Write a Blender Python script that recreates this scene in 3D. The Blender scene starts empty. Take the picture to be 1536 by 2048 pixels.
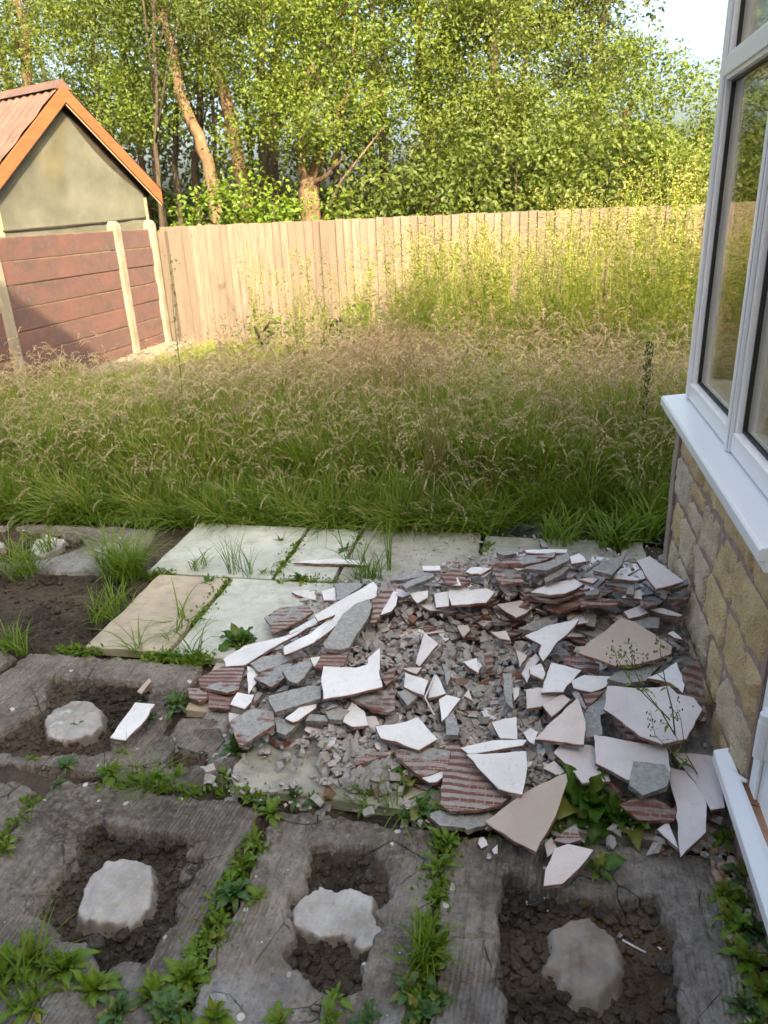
import bpy, math, random
import numpy as np
from mathutils import Vector, Matrix, Euler

R = math.radians
sc = bpy.context.scene
rnd = random.Random(7)
rng = np.random.default_rng(11)

# ---------------------------------------------------------------- camera
CH = 1.5
F_PX = 1500.0
yaw, pitch, roll = R(11.8), R(21.6), R(-2.5)
_cy, _sy = math.cos(yaw), math.sin(yaw)
_w = np.array([-_sy*math.cos(pitch), _cy*math.cos(pitch), -math.sin(pitch)])
_r0 = np.array([_cy, _sy, 0.0]); _u0 = np.cross(_r0, _w)
_r = math.cos(roll)*_r0 + math.sin(roll)*_u0
_u = -math.sin(roll)*_r0 + math.cos(roll)*_u0
cam_d = bpy.data.cameras.new('camera')
cam = bpy.data.objects.new('camera', cam_d)
sc.collection.objects.link(cam)
M = Matrix(((_r[0], _u[0], -_w[0], 0), (_r[1], _u[1], -_w[1], 0), (_r[2], _u[2], -_w[2], CH), (0, 0, 0, 1)))
cam.matrix_world = M
cam_d.sensor_fit = 'VERTICAL'
cam_d.sensor_height = 34.6
cam_d.lens = 34.6*F_PX/2048
cam_d.clip_start = 0.05
cam_d.clip_end = 600
cam_d.dof.use_dof = True
cam_d.dof.focus_distance = 2.0
cam_d.dof.aperture_fstop = 9.0
sc.camera = cam

# ---------------------------------------------------------------- world + sun
SUN_DIR = Vector((-0.55, 1.0, -0.64)).normalized()     # the way the light travels
sun_el = math.asin(-SUN_DIR.z)
wd = bpy.data.worlds.new('World'); sc.world = wd; wd.use_nodes = True
nt = wd.node_tree; nt.nodes.clear()
sky = nt.nodes.new('ShaderNodeTexSky'); sky.sky_type = 'NISHITA'; sky.sun_disc = False
sky.sun_elevation = sun_el
sky.sun_rotation = math.atan2(-SUN_DIR.x, -SUN_DIR.y)
sky.air_density = 0.75; sky.dust_density = 9.0; sky.ozone_density = 2.5
bg = nt.nodes.new('ShaderNodeBackground'); bg.inputs['Strength'].default_value = 0.15
wo = nt.nodes.new('ShaderNodeOutputWorld')
nt.links.new(sky.outputs[0], bg.inputs[0]); nt.links.new(bg.outputs[0], wo.inputs[0])
sd = bpy.data.lights.new('sun', 'SUN'); sd.energy = 2.7; sd.angle = R(0.5); sd.color = (1.0, 0.87, 0.66)
sun = bpy.data.objects.new('sun', sd); sc.collection.objects.link(sun)
sun.rotation_euler = SUN_DIR.to_track_quat('-Z', 'Y').to_euler()
sun.location = (3, -6, 8)
sc.view_settings.view_transform = 'Standard'; sc.view_settings.look = 'None'
sc.view_settings.gamma = 1; sc.view_settings.use_curve_mapping = False
sc.view_settings.exposure = 2.65
sc.view_settings.use_white_balance = True
sc.view_settings.white_balance_temperature = 8200
sc.view_settings.white_balance_tint = 4
sc.cycles.max_bounces = 8; sc.cycles.transparent_max_bounces = 12
sc.cycles.diffuse_bounces = 4

# ---------------------------------------------------------------- helpers
def ray(px, py):
    return _w + (px-768)/F_PX*_r - (py-1024)/F_PX*_u
def G(px, py, z=0.0):
    d = ray(px, py); t = (z-CH)/d[2]; return np.array([d[0]*t, d[1]*t, z])
def atY(px, py, Y):
    d = ray(px, py); t = Y/d[1]; return np.array([d[0]*t, Y, CH+d[2]*t])
def atX(px, py, X):
    d = ray(px, py); t = X/d[0]; return np.array([X, d[1]*t, CH+d[2]*t])

def ss(a, b, x):
    t = np.clip((np.asarray(x, float)-a)/(b-a), 0, 1); return t*t*(3-2*t)

_perm = np.random.default_rng(3).permutation(4096)
_val = np.random.default_rng(4).random(4096)*2-1
def vnoise(x, y, s=0):
    x = np.asarray(x, float); y = np.asarray(y, float)
    xi = np.floor(x).astype(int); yi = np.floor(y).astype(int)
    fx = x-xi; fy = y-yi; fx = fx*fx*(3-2*fx); fy = fy*fy*(3-2*fy)
    def h(a, b): return _val[_perm[(_perm[(a+s*57) & 4095]+b) & 4095]]
    return (h(xi, yi)*(1-fx)+h(xi+1, yi)*fx)*(1-fy)+(h(xi, yi+1)*(1-fx)+h(xi+1, yi+1)*fx)*fy
def fbm(x, y, o=4, s=0):
    a, t, f = 1.0, 0.0, 1.0
    for i in range(o):
        t = t+a*vnoise(x*f+i*17.3, y*f-i*9.1, s+i); a *= .5; f *= 2.03
    return t
def poly_sd(poly, X, Y):
    """signed distance, positive inside"""
    P = np.asarray(poly, float); d = np.full(X.shape, 1e9); ins = np.zeros(X.shape, bool)
    for i in range(len(P)):
        a, b = P[i], P[(i+1) % len(P)]
        e = b-a; L = max(e@e, 1e-12)
        t = np.clip(((X-a[0])*e[0]+(Y-a[1])*e[1])/L, 0, 1)
        d = np.minimum(d, np.hypot(X-a[0]-t*e[0], Y-a[1]-t*e[1]))
        c = ((a[1] > Y) != (b[1] > Y))
        with np.errstate(divide='ignore', invalid='ignore'):
            xx = (b[0]-a[0])*(Y-a[1])/(b[1]-a[1]+1e-15)+a[0]
        ins ^= (c & (X < xx))
    return np.where(ins, d, -d)

def mesh_np(name, V, Fa, mats=(), mi=None, smooth=False, attrs=None):
    """Fa: (n,k) int array, all faces of the same size"""
    me = bpy.data.meshes.new(name)
    V = np.asarray(V, np.float32); Fa = np.asarray(Fa, np.int32); n, k = Fa.shape
    me.vertices.add(len(V)); me.vertices.foreach_set('co', V.ravel())
    me.loops.add(n*k); me.loops.foreach_set('vertex_index', Fa.ravel())
    me.polygons.add(n); me.polygons.foreach_set('loop_start', np.arange(0, n*k, k, dtype=np.int32))
    me.polygons.foreach_set('loop_total', np.full(n, k, np.int32))
    for m in mats: me.materials.append(m)
    if mi is not None: me.polygons.foreach_set('material_index', np.asarray(mi, np.int32))
    me.polygons.foreach_set('use_smooth', np.full(n, smooth, bool))
    if attrs:
        for an, av in attrs.items():
            a = me.attributes.new(an, 'FLOAT', 'POINT'); a.data.foreach_set('value', np.asarray(av, np.float32))
    me.update(calc_edges=True)
    return me
def mesh_py(name, V, Fs, mats=(), mi=None, smooth=False):
    me = bpy.data.meshes.new(name); me.from_pydata([tuple(map(float, v)) for v in V], [], [tuple(f) for f in Fs])
    for m in mats: me.materials.append(m)
    if mi is not None:
        for p, i in zip(me.polygons, mi): p.material_index = i
    if smooth:
        for p in me.polygons: p.use_smooth = True
    me.update(); return me
def link(name, me, parent=None, loc=None, rot=None, label=None, cat=None, group=None, kind=None, scale=None):
    o = bpy.data.objects.new(name, me); sc.collection.objects.link(o)
    if parent is not None: o.parent = parent
    if loc is not None: o.location = [float(c) for c in loc]
    if rot is not None: o.rotation_euler = rot
    if scale is not None: o.scale = (scale,)*3 if isinstance(scale, (int, float)) else scale
    if label: o['label'] = label
    if cat: o['category'] = cat
    if group: o['group'] = group
    if kind: o['kind'] = kind
    return o
class MB:
    def __init__(s): s.v = []; s.f = []; s.m = []
    def add(s, V, Fs, m=0):
        b = len(s.v); s.v += [tuple(map(float, v)) for v in V]; s.f += [tuple(i+b for i in f) for f in Fs]; s.m += [m]*len(Fs)
    def box(s, a, b, m=0):
        x0, y0, z0 = a; x1, y1, z1 = b
        s.add([(x0, y0, z0), (x1, y0, z0), (x1, y1, z0), (x0, y1, z0), (x0, y0, z1), (x1, y0, z1), (x1, y1, z1), (x0, y1, z1)],
              [(0, 3, 2, 1), (4, 5, 6, 7), (0, 1, 5, 4), (1, 2, 6, 5), (2, 3, 7, 6), (3, 0, 4, 7)], m)
    def tube(s, pts, rad, n=8, m=0, cap=True, wob=0.0):
        pts = [np.array(p, float) for p in pts]; k = len(pts)
        if not hasattr(rad, '__len__'): rad = [rad]*k
        V = []; up = np.array([0.13, 0.27, 1.0])
        for i in range(k):
            t = pts[min(i+1, k-1)]-pts[max(i-1, 0)]; t = t/(np.linalg.norm(t)+1e-9)
            a = np.cross(t, up); 
            if np.linalg.norm(a) < .1: a = np.cross(t, np.array([1., 0, 0]))
            a /= np.linalg.norm(a); b = np.cross(t, a)
            for j in range(n):
                an = 2*math.pi*j/n; rr = rad[i]*(1+wob*rnd.uniform(-1, 1))
                V.append(pts[i]+rr*(math.cos(an)*a+math.sin(an)*b))
        Fs = [(i*n+j, i*n+(j+1) % n, (i+1)*n+(j+1) % n, (i+1)*n+j) for i in range(k-1) for j in range(n)]
        if cap: Fs += [tuple(range(n))[::-1], tuple(range((k-1)*n, k*n))]
        s.add(V, Fs, m)
    def build(s, name, mats, smooth=False): return mesh_py(name, s.v, s.f, mats, s.m, smooth)
def bevel(o, w=.003, seg=2):
    m = o.modifiers.new('bevel', 'BEVEL'); m.width = w; m.segments = seg; m.limit_method = 'ANGLE'; return o

# ---------------------------------------------------------------- materials
class NT:
    def __init__(s, name):
        s.m = bpy.data.materials.new(name); s.m.use_nodes = True; s.t = s.m.node_tree; s.t.nodes.clear()
        s.out = s.n('OutputMaterial'); s.tc = s.n('TexCoord'); s.co = s.tc.outputs['Object']
    def n(s, typ, **kw):
        x = s.t.nodes.new('ShaderNode'+typ)
        for k, v in kw.items(): setattr(x, k, v)
        return x
    def l(s, a, b): s.t.links.new(a, b)
    def set(s, node, key, v):
        if hasattr(v, 'is_linked') or hasattr(v, 'links'): s.l(v, node.inputs[key])
        else:
            if isinstance(v, tuple) and len(v) == 3 and node.inputs[key].type == 'RGBA': v = (*v, 1)
            node.inputs[key].default_value = v
    def noise(s, scale, detail=4, rough=.55, co=None, dist=0.0, out='Fac'):
        x = s.n('TexNoise'); x.inputs['Scale'].default_value = scale; x.inputs['Detail'].default_value = detail
        x.inputs['Roughness'].default_value = rough; x.inputs['Distortion'].default_value = dist
        s.l(co or s.co, x.inputs['Vector']); return x.outputs[out]
    def vor(s, scale, feature='F1', co=None, out='Distance', rand=1.0):
        x = s.n('TexVoronoi', feature=feature); x.inputs['Scale'].default_value = scale; x.inputs['Randomness'].default_value = rand
        s.l(co or s.co, x.inputs['Vector']); return x.outputs[out]
    def ramp(s, v, lo, hi, a=0.0, b=1.0):
        x = s.n('MapRange'); x.inputs['From Min'].default_value = lo; x.inputs['From Max'].default_value = hi
        x.inputs['To Min'].default_value = a; x.inputs['To Max'].default_value = b; x.clamp = True
        s.l(v, x.inputs['Value']); return x.outputs[0]
    def mix(s, f, a, b, mode='MIX'):
        x = s.n('Mix', data_type='RGBA', blend_type=mode)
        for k, v in ((0, f), (6, a), (7, b)):
            if hasattr(v, 'links'): s.l(v, x.inputs[k])
            else: x.inputs[k].default_value = (*v, 1) if isinstance(v, tuple) and len(v) == 3 else v
        return x.outputs[2]
    def math(s, op, a, b=None, c=None):
        x = s.n('Math', operation=op)
        for i, v in enumerate((a, b, c)):
            if v is None: continue
            if hasattr(v, 'links'): s.l(v, x.inputs[i])
            else: x.inputs[i].default_value = v
        return x.outputs[0]
    def map(s, scale=(1, 1, 1), rot=(0, 0, 0), loc=(0, 0, 0), co=None):
        x = s.n('Mapping'); x.inputs['Scale'].default_value = scale; x.inputs['Rotation'].default_value = rot; x.inputs['Location'].default_value = loc
        s.l(co or s.co, x.inputs['Vector']); return x.outputs[0]
    def objco(s, amt=7.0):
        oi = s.n('ObjectInfo'); x = s.n('VectorMath', operation='MULTIPLY_ADD')
        cmb = s.n('CombineXYZ')
        for i in range(3): s.l(oi.outputs['Random'], cmb.inputs[i])
        s.l(cmb.outputs[0], x.inputs[0]); x.inputs[1].default_value = (amt, amt*1.7, amt*2.3); s.l(s.co, x.inputs[2])
        s.rand = oi.outputs['Random']; s.co = x.outputs[0]; return s.co
    def attr(s, name, typ='GEOMETRY'):
        x = s.n('Attribute', attribute_type=typ); x.attribute_name = name; return x.outputs['Fac']
    def bump(s, h, strength=.5, dist=.01, nrm=None):
        x = s.n('Bump'); x.inputs['Strength'].default_value = strength; x.inputs['Distance'].default_value = dist
        s.l(h, x.inputs['Height'])
        if nrm: s.l(nrm, x.inputs['Normal'])
        return x.outputs[0]
    def bsdf(s, col, rough=.8, spec=.3, nrm=None, trans=0.0, tcol=None, coat=0):
        p = s.n('BsdfPrincipled'); s.set(p, 'Base Color', col); s.set(p, 'Roughness', rough); s.set(p, 'Specular IOR Level', spec)
        if coat: p.inputs['Coat Weight'].default_value = coat
        if nrm: s.l(nrm, p.inputs['Normal'])
        o = p.outputs[0]
        if trans:
            t = s.n('BsdfTranslucent'); s.set(t, 'Color', tcol if tcol is not None else col)
            mx = s.n('MixShader'); mx.inputs[0].default_value = trans
            s.l(o, mx.inputs[1]); s.l(t.outputs[0], mx.inputs[2]); o = mx.outputs[0]
        s.l(o, s.out.inputs[0]); return s.m

def mat_soil():
    t = NT('soil'); n = t.noise(4, 5); n2 = t.noise(60, 6, .7); v = t.vor(55)
    c = t.mix(t.ramp(n, .4, .65), (.034, .027, .021), (.10, .077, .057))
    c = t.mix(t.ramp(n2, .5, .8), c, (.14, .115, .09))
    o = t.noise(2.2, 2, co=t.map(loc=(3.1, 1.7, 0)))
    c = t.mix(t.ramp(o, .60, .74, 0, .5), c, (.15, .095, .055))
    h = t.math('ADD', n2, t.math('MULTIPLY', v, .8))
    return t.bsdf(c, .95, .15, t.bump(h, .9, .012))
def mat_mortar():
    t = NT('mortar'); n = t.noise(3.0, 6, .6); n2 = t.noise(45, 8, .7)
    c = t.mix(t.ramp(n, .38, .66), (.080, .066, .054), (.30, .27, .235))
    c = t.mix(t.ramp(n2, .45, .7, 0, .7), c, (.33, .305, .28)); c = t.mix(t.ramp(n2, .22, .42, .8, 0), c, (.045, .036, .03))
    fs = t.noise(5, 8, .8, co=t.map(scale=(14, 1, 1), rot=(0, 0, R(4)))); c = t.mix(t.ramp(fs, .50, .60, 0, .42), c, (.055, .046, .038))
    # imprint of the ribbed underside of the slabs
    w = t.n('TexWave', wave_type='BANDS', bands_direction='X'); w.inputs['Scale'].default_value = 28
    w.inputs['Distortion'].default_value = 1.2; w.inputs['Detail'].default_value = 2; w.inputs['Detail Scale'].default_value = 3
    t.l(t.map(rot=(0, 0, R(4))), w.inputs['Vector'])
    wm = t.ramp(t.noise(2.3, 2, co=t.map(loc=(5, 5, 0))), .46, .60)
    c = t.mix(t.math('MULTIPLY', t.math('MULTIPLY', w.outputs['Fac'], wm), .42), c, (.06, .05, .045))
    gg = t.n('NewGeometry'); gs = t.n('SeparateXYZ'); t.l(gg.outputs['Normal'], gs.inputs[0])
    pale = t.ramp(t.noise(2.6, 4, co=t.map(loc=(9, 2, 4))), .60, .72, 0, .65)
    c = t.mix(pale, c, (.36, .37, .38))
    crk = t.ramp(t.vor(6, 'DISTANCE_TO_EDGE', co=t.mixco(.08)) if hasattr(t, 'mixco') else t.vor(7, 'DISTANCE_TO_EDGE'), 0, .012, 1, 0)
    cm = t.math('MULTIPLY', crk, t.ramp(t.noise(4, 2), .5, .6))
    c = t.mix(t.math('MULTIPLY', cm, .6), c, (.05, .04, .035))
    # small white lime spots
    sp = t.n('TexVoronoi', feature='F1', voronoi_dimensions='2D'); sp.inputs['Scale'].default_value = 13; t.l(t.map(scale=(1, 1, .1)), sp.inputs['Vector'])
    cs = t.n('SeparateColor'); t.l(sp.outputs['Color'], cs.inputs[0])
    size = t.ramp(cs.outputs[0], .70, 1, .03, .15)
    dsp = t.math('ADD', sp.outputs['Distance'], t.math('MULTIPLY', t.noise(90, 2), .06))
    spot = t.math('LESS_THAN', dsp, t.math('ADD', size, -.0))
    c = t.mix(t.math('MULTIPLY', spot, .8), c, (.66, .66, .62))
    dirt = t.ramp(t.noise(7, 5, .7, co=t.map(loc=(1, 8, 0))), .5, .7, 0, .55)
    c = t.mix(dirt, c, (.085, .070, .06))
    h = t.math('ADD', t.math('MULTIPLY', t.math('MULTIPLY', w.outputs['Fac'], wm), .35), t.math('MULTIPLY', n2, .8))
    h = t.math('SUBTRACT', h, t.math('MULTIPLY', cm, 1.0))
    v2 = t.vor(70); h = t.math('ADD', h, t.math('MULTIPLY', v2, .5)); c = t.mix(t.ramp(v2, .0, .35, .5, 0), c, (.05, .042, .036))
    return t.bsdf(c, .93, .2, t.bump(h, 1.0, .009))
def mat_slab(name, a, b, g):
    t = NT(name); t.objco(3); n = t.noise(3, 6, .6); n2 = t.noise(120, 4, .7); n3 = t.noise(14, 7, .7)
    c = t.mix(t.ramp(n, .35, .68), a, b)
    c = t.mix(t.ramp(n3, .46, .70, 0, .8), c, g); c = t.mix(t.ramp(t.noise(2.2, 6, .75, co=t.map(loc=(6, 1, 2))), .52, .66, 0, .5), c, g)
    c = t.mix(t.ramp(n2, .58, .78, 0, .35), c, (.12, .11, .09))
    c = t.mix(t.ramp(t.noise(26, 3, .5, co=t.map(scale=(1, 2.5, 1), loc=(4, 4, 4))), .70, .76, 0, .5), c, (.09, .085, .07))
    return t.bsdf(c, .88, .25, t.bump(t.math('ADD', n3, t.math('MULTIPLY', n2, .25)), .35, .005))
def mat_tile_top(name, a, b, speck=.5):
    t = NT(name); t.objco(3); n = t.noise(5, 5, .6); n2 = t.noise(60, 5, .7); n3 = t.noise(190, 2, .5)
    c = t.mix(t.ramp(n, .4, .65), a, b)
    c = t.mix(t.ramp(n2, .57, .76, 0, speck), c, (.30, .26, .23))
    c = t.mix(t.ramp(n3, .69, .73, 0, .7*speck), c, (.08, .07, .06))
    c = t.mix(t.ramp(t.noise(9, 6, .7, co=t.map(loc=(3, 3, 3))), .55, .75, 0, speck*.8), c, (.38, .355, .33)); c = t.mix(t.ramp(t.noise(2.6, 5, .7, co=t.map(loc=(8, 3, 1))), .48, .7, 0, speck*.6), c, (.46, .43, .40))
    return t.bsdf(c, .55, .4, t.bump(n2, .12, .002))
def mat_tile_body():
    t = NT('tile_clay_edge'); t.objco(3); n = t.noise(40, 5, .7)
    c = t.mix(t.ramp(n, .4, .62), (.17, .055, .04), (.30, .20, .17))
    return t.bsdf(c, .9, .2, t.bump(n, .6, .004))
def mat_grey_edge():
    t = NT('cement_edge'); t.objco(3); n = t.noise(50, 5, .7)
    c = t.mix(t.ramp(n, .4, .65), (.13, .11, .10), (.30, .28, .26))
    return t.bsdf(c, .92, .2, t.bump(n, .8, .005))
def mat_tile_back(name, red=.5):
    t = NT(name); t.objco(3)
    b = t.n('TexBrick'); b.offset = .5; b.inputs['Scale'].default_value = 1; b.inputs['Brick Width'].default_value = .022
    b.inputs['Row Height'].default_value = .011; b.inputs['Mortar Size'].default_value = .0016; b.inputs['Mortar Smooth'].default_value = .3
    t.l(t.co, b.inputs['Vector'])
    b.inputs['Color1'].default_value = (.15, .055, .045, 1); b.inputs['Color2'].default_value = (.24, .11, .095, 1)
    b.inputs['Mortar'].default_value = (.33, .27, .245, 1)
    n = t.noise(7, 6, .65); n2 = t.noise(70, 6, .7)
    adh = t.ramp(n, red-.03, red+.03)
    streak = t.n('TexWave', wave_type='BANDS', bands_direction='Y'); streak.inputs['Scale'].default_value = 13
    streak.inputs['Distortion'].default_value = 2.5; streak.inputs['Detail'].default_value = 3
    t.l(t.co, streak.inputs['Vector'])
    st = t.ramp(streak.outputs['Fac'], .4, .6)
    gcol = t.mix(t.ramp(n2, .3, .7), (.22, .225, .22), (.42, .43, .42))
    scol = t.mix(t.ramp(n2, .4, .7), (.30, .26, .24), (.40, .38, .36))
    c = t.mix(adh, t.mix(t.math('MULTIPLY', st, t.ramp(t.noise(4, 3), .40, .52, .45, 1.0)), t.mix(t.ramp(t.noise(6, 4, .6), .44, .50), b.outputs['Color'], (.17, .085, .07)), scol), gcol)
    h = t.math('ADD', t.math('MULTIPLY', adh, 1.0), t.math('MULTIPLY', n2, .6))
    h = t.math('ADD', h, t.math('MULTIPLY', b.outputs['Fac'], -.3))
    return t.bsdf(c, .92, .15, t.bump(h, .8, .004))
def mat_chip(name, a, b):
    t = NT(name); t.objco(3); n = t.noise(60, 6, .7)
    c = t.mix(t.ramp(n, .35, .65), a, b); c = t.mix(t.ramp(t.rand, .2, 1, 0, .35), c, (.42, .38, .35))
    return t.bsdf(c, .93, .2, t.bump(n, .7, .004))
def mat_plain(name, a, b, sc_=8, rough=.7, spec=.3, bs=.3, bd=.003):
    t = NT(name); t.objco(3); n = t.noise(sc_, 6, .65)
    return t.bsdf(t.mix(t.ramp(n, .35, .68), a, b), rough, spec, t.bump(n, bs, bd))
def mat_leaf(name, a, b, trans=.3, rough=.5, tmul=1.6):
    t = NT(name); n = t.noise(18, 3); v = t.attr('v'); t.objco(1)
    c = t.mix(t.math('MULTIPLY_ADD', v, .75, t.math('MULTIPLY', n, .3)), a, b)
    c = t.mix(t.math('MULTIPLY', t.rand, .35), c, tuple(x*.6 for x in a))
    c = t.mix(t.ramp(t.rand, .86, .95, 0, .6), c, (.26, .24, .05)) if name.endswith('_leaf') else c
    tc = t.mix(1.0, c, (tmul, tmul, tmul*.6), 'MULTIPLY')
    return t.bsdf(c, rough, .35, None, trans, tc)
# ================================================================ THE SETTING
SOIL = mat_soil(); MORTAR = mat_mortar()
WHITE = mat_tile_top('white_glazed_face', (.68, .68, .68), (.79, .79, .79), .6)
CREAM = mat_tile_top('cream_dusty_face', (.56, .49, .45), (.66, .60, .57), .45)
TAN = mat_tile_top('tan_dusty_face', (.42, .34, .28), (.50, .42, .35), .5)
PINK = mat_tile_top('pinkish_face', (.60, .55, .56), (.70, .66, .67), .45)
BODY = mat_tile_body(); GEDGE = mat_grey_edge()
RED = mat_tile_back('red_ribbed_back', .60); GREY = mat_tile_back('cement_coated_back', .36); MIXB = mat_tile_back('part_coated_back', .50)
CHIP = mat_chip('cement_chip', (.25, .243, .236), (.46, .447, .435))
CHIPR = mat_chip('clay_chip', (.20, .08, .06), (.32, .18, .14))

# lawn ground to the horizon
def heights_lawn(x, y):
    return -.05-.05*ss(3.5, 7, y)+.02*fbm(x*1.3, y*1.3, 3, 5)
xs = np.concatenate([np.linspace(-120, -8, 20), np.linspace(-7.5, 9, 90), np.linspace(10, 120, 20)])
ys = np.concatenate([np.linspace(-60, 3.0, 12), np.linspace(3.3, 12, 60), np.linspace(13, 240, 30)])
GX, GY = np.meshgrid(xs, ys); GZ = heights_lawn(GX, GY)
GZ = np.where(GY < 3.2, -.14, GZ)
def grid_faces(nx, ny):
    i = np.arange(nx*ny).reshape(ny, nx)
    return np.stack([i[:-1, :-1], i[:-1, 1:], i[1:, 1:], i[1:, :-1]], -1).reshape(-1, 4)
t = NT('lawn_earth'); n = t.noise(3, 6); t_ = t.mix(t.ramp(n, .4, .65), (.045, .05, .02), (.13, .115, .05))
LAWN = t.bsdf(t_, .95, .1, t.bump(t.noise(30, 5), .8, .02))
link('ground', mesh_np('ground', np.stack([GX, GY, GZ], -1).reshape(-1, 3), grid_faces(len(xs), len(ys)), [LAWN], smooth=True), kind='structure')

# ---- patio -----------------------------------------------------
def px(poly, z=0.0): return [G(a, b, z)[:2] for a, b in poly]
def sc_(poly, ox, oy, s): return [(ox+a/s, oy+b/s) for a, b in poly]
hole1 = px(sc_([(385,250),(430,300),(510,305),(600,322),(740,345),(795,372),(745,400),(735,430),(790,425),(800,450),(760,510),(700,590),(700,690),(640,722),(620,790),(590,835),(500,830),(420,850),(370,800),(350,765),(250,755),(210,690),(110,655),(190,560),(230,480),(290,400),(300,350),(340,310)], 0, 1500, 2))
dab1 = px(sc_([(320,600),(345,520),(430,432),(520,427),(590,450),(612,520),(590,610),(550,650),(480,680),(380,670),(315,650)], 0, 1500, 2))
lump1 = px(sc_([(705,445),(770,388),(798,400),(795,440),(740,485)], 0, 1500, 2))
hole2 = px([(632,1700),(650,1695),(705,1700),(740,1690),(748,1725),(780,1750),(790,1775),(780,1800),(760,1830),(775,1850),(745,1880),(735,1940),(720,1975),(700,1990),(670,1985),(640,1975),(600,1950),(570,1930),(565,1910),(590,1880),(590,1850),(575,1820),(580,1795),(600,1790),(620,1770),(625,1730)])
dab2 = px([(588,1808),(610,1780),(640,1763),(662,1772),(672,1780),(690,1768),(720,1772),(743,1785),(745,1800),(735,1818),(752,1826),(762,1850),(748,1878),(724,1884),(705,1855),(650,1858),(620,1850),(590,1838)])
hole3 = px(sc_([(548,560),(575,452),(640,480),(700,505),(820,525),(920,545),(1040,545),(1130,540),(1160,580),(1150,640),(1190,680),(1195,760),(1205,850),(1200,900),(1230,1007),(1250,1120),(620,1120),(590,1007),(580,920),(520,870),(530,800),(545,700)], 700, 1500, 1.837))
dab3 = px(sc_([(750,650),(830,610),(880,607),(930,640),(980,690),(985,750),(1000,790),(960,840),(900,880),(840,870),(790,840),(780,780),(730,765),(755,720)], 700, 1500, 1.837))
hole4 = px(sc_([(205,705),(360,718),(440,722),(600,745),(615,735),(590,780),(560,850),(520,900),(440,960),(440,1000),(380,1020),(200,1010),(60,1010),(-60,1000),(0,930),(100,880),(180,790)], 0, 1000, 2))
dab4 = px(sc_([(180,870),(210,820),(300,790),(360,795),(405,830),(400,880),(360,920),(260,945),(190,930)], 0, 1000, 2))
hole5 = px(sc_([(640,1050),(655,1010),(690,985),(720,990),(820,1010),(822,1050),(740,1062),(660,1066)], 0, 1000, 2))
hole6 = px(sc_([(-120,112),(100,115),(240,130),(340,140),(330,180),(260,210),(160,240),(0,245),(-120,240)], 0, 1000, 2))
dab6 = px(sc_([(120,200),(145,150),(185,135),(255,150),(240,185),(165,215)], 0, 1000, 2))
dab7 = px(sc_([(-60,170),(-20,150),(10,160),(8,180),(-40,190)], 0, 1000, 2))
HOLES = [hole1, hole2, hole3, hole4, hole5, hole6]
DABS = [(dab1, .004, 'round pale dab'), (dab2, .004, ''), (dab3, .0, ''), (dab4, .006, ''), (dab6, .004, ''), (dab7, .004, ''), (lump1, -.015, '')]
# cells: the beds left where slabs were lifted (x0, x1, y0, y1, z)
CELLS = [(-1.335, -.695, .78, 1.535, 0), (-2.0, -1.37, .7, 1.5, -.004), (-.655, -.205, .72, 1.515, .0), (-.165, .465, .6, 1.515, .002),
         (-1.87, -1.14, 1.575, 2.165, 0), (-1.11, -.83, 1.56, 1.88, -.004), (-2.7, -1.91, 1.53, 2.15, -.006),
         (-2.75, -1.93, 2.83, 3.36, .0), (-3.7, -2.80, 2.83, 3.36, -.006), (-1.12, -.66, 1.9, 2.19, -.03)]

# soil of the whole patio
SX, SY = np.meshgrid(np.arange(-3.8, .62, .009), np.arange(.55, 3.56, .009))
hs = np.full(SX.shape, -9.0)
for hpoly in HOLES: hs = np.maximum(hs, poly_sd(hpoly, SX, SY))
cs_ = np.full(SX.shape, -9.0)
for (x0, x1, y0, y1, z) in CELLS: cs_ = np.maximum(cs_, np.minimum(np.minimum(SX-x0, x1-SX), np.minimum(SY-y0, y1-SY)))
clod = fbm(SX*38, SY*38, 3, 2); big = fbm(SX*9, SY*9, 3, 8)
clod2 = np.abs(fbm(SX*60, SY*60, 2, 12))
SZ = -.026-.020*ss(-.012, .03, hs)+.007*big+np.where(hs > 0, .008, .004)*clod+np.where(hs > 0, .006, .002)*clod2
mx_, my_ = G(100, 1235)[:2]
SZ += .045*np.exp(-(((SX-mx_)/.16)**2+((SY-my_)/.12)**2))
mx_, my_ = G(55, 1490)[:2]
SZ += .040*np.exp(-(((SX-mx_)/.08)**2+((SY-my_)/.07)**2))
r3 = (SX > -2.75) & (SX < -1.75) & (SY > 2.2) & (SY < 2.82)
SZ = np.where(r3, SZ+.012, SZ)
SZ = np.where(SY > 3.44, SZ-.05*ss(3.44, 3.54, SY), SZ)
patio = link('patio', mesh_np('patio', np.stack([SX, SY, SZ], -1).reshape(-1, 3), grid_faces(SX.shape[1], SX.shape[0]), [SOIL], smooth=True), kind='structure')

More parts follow.
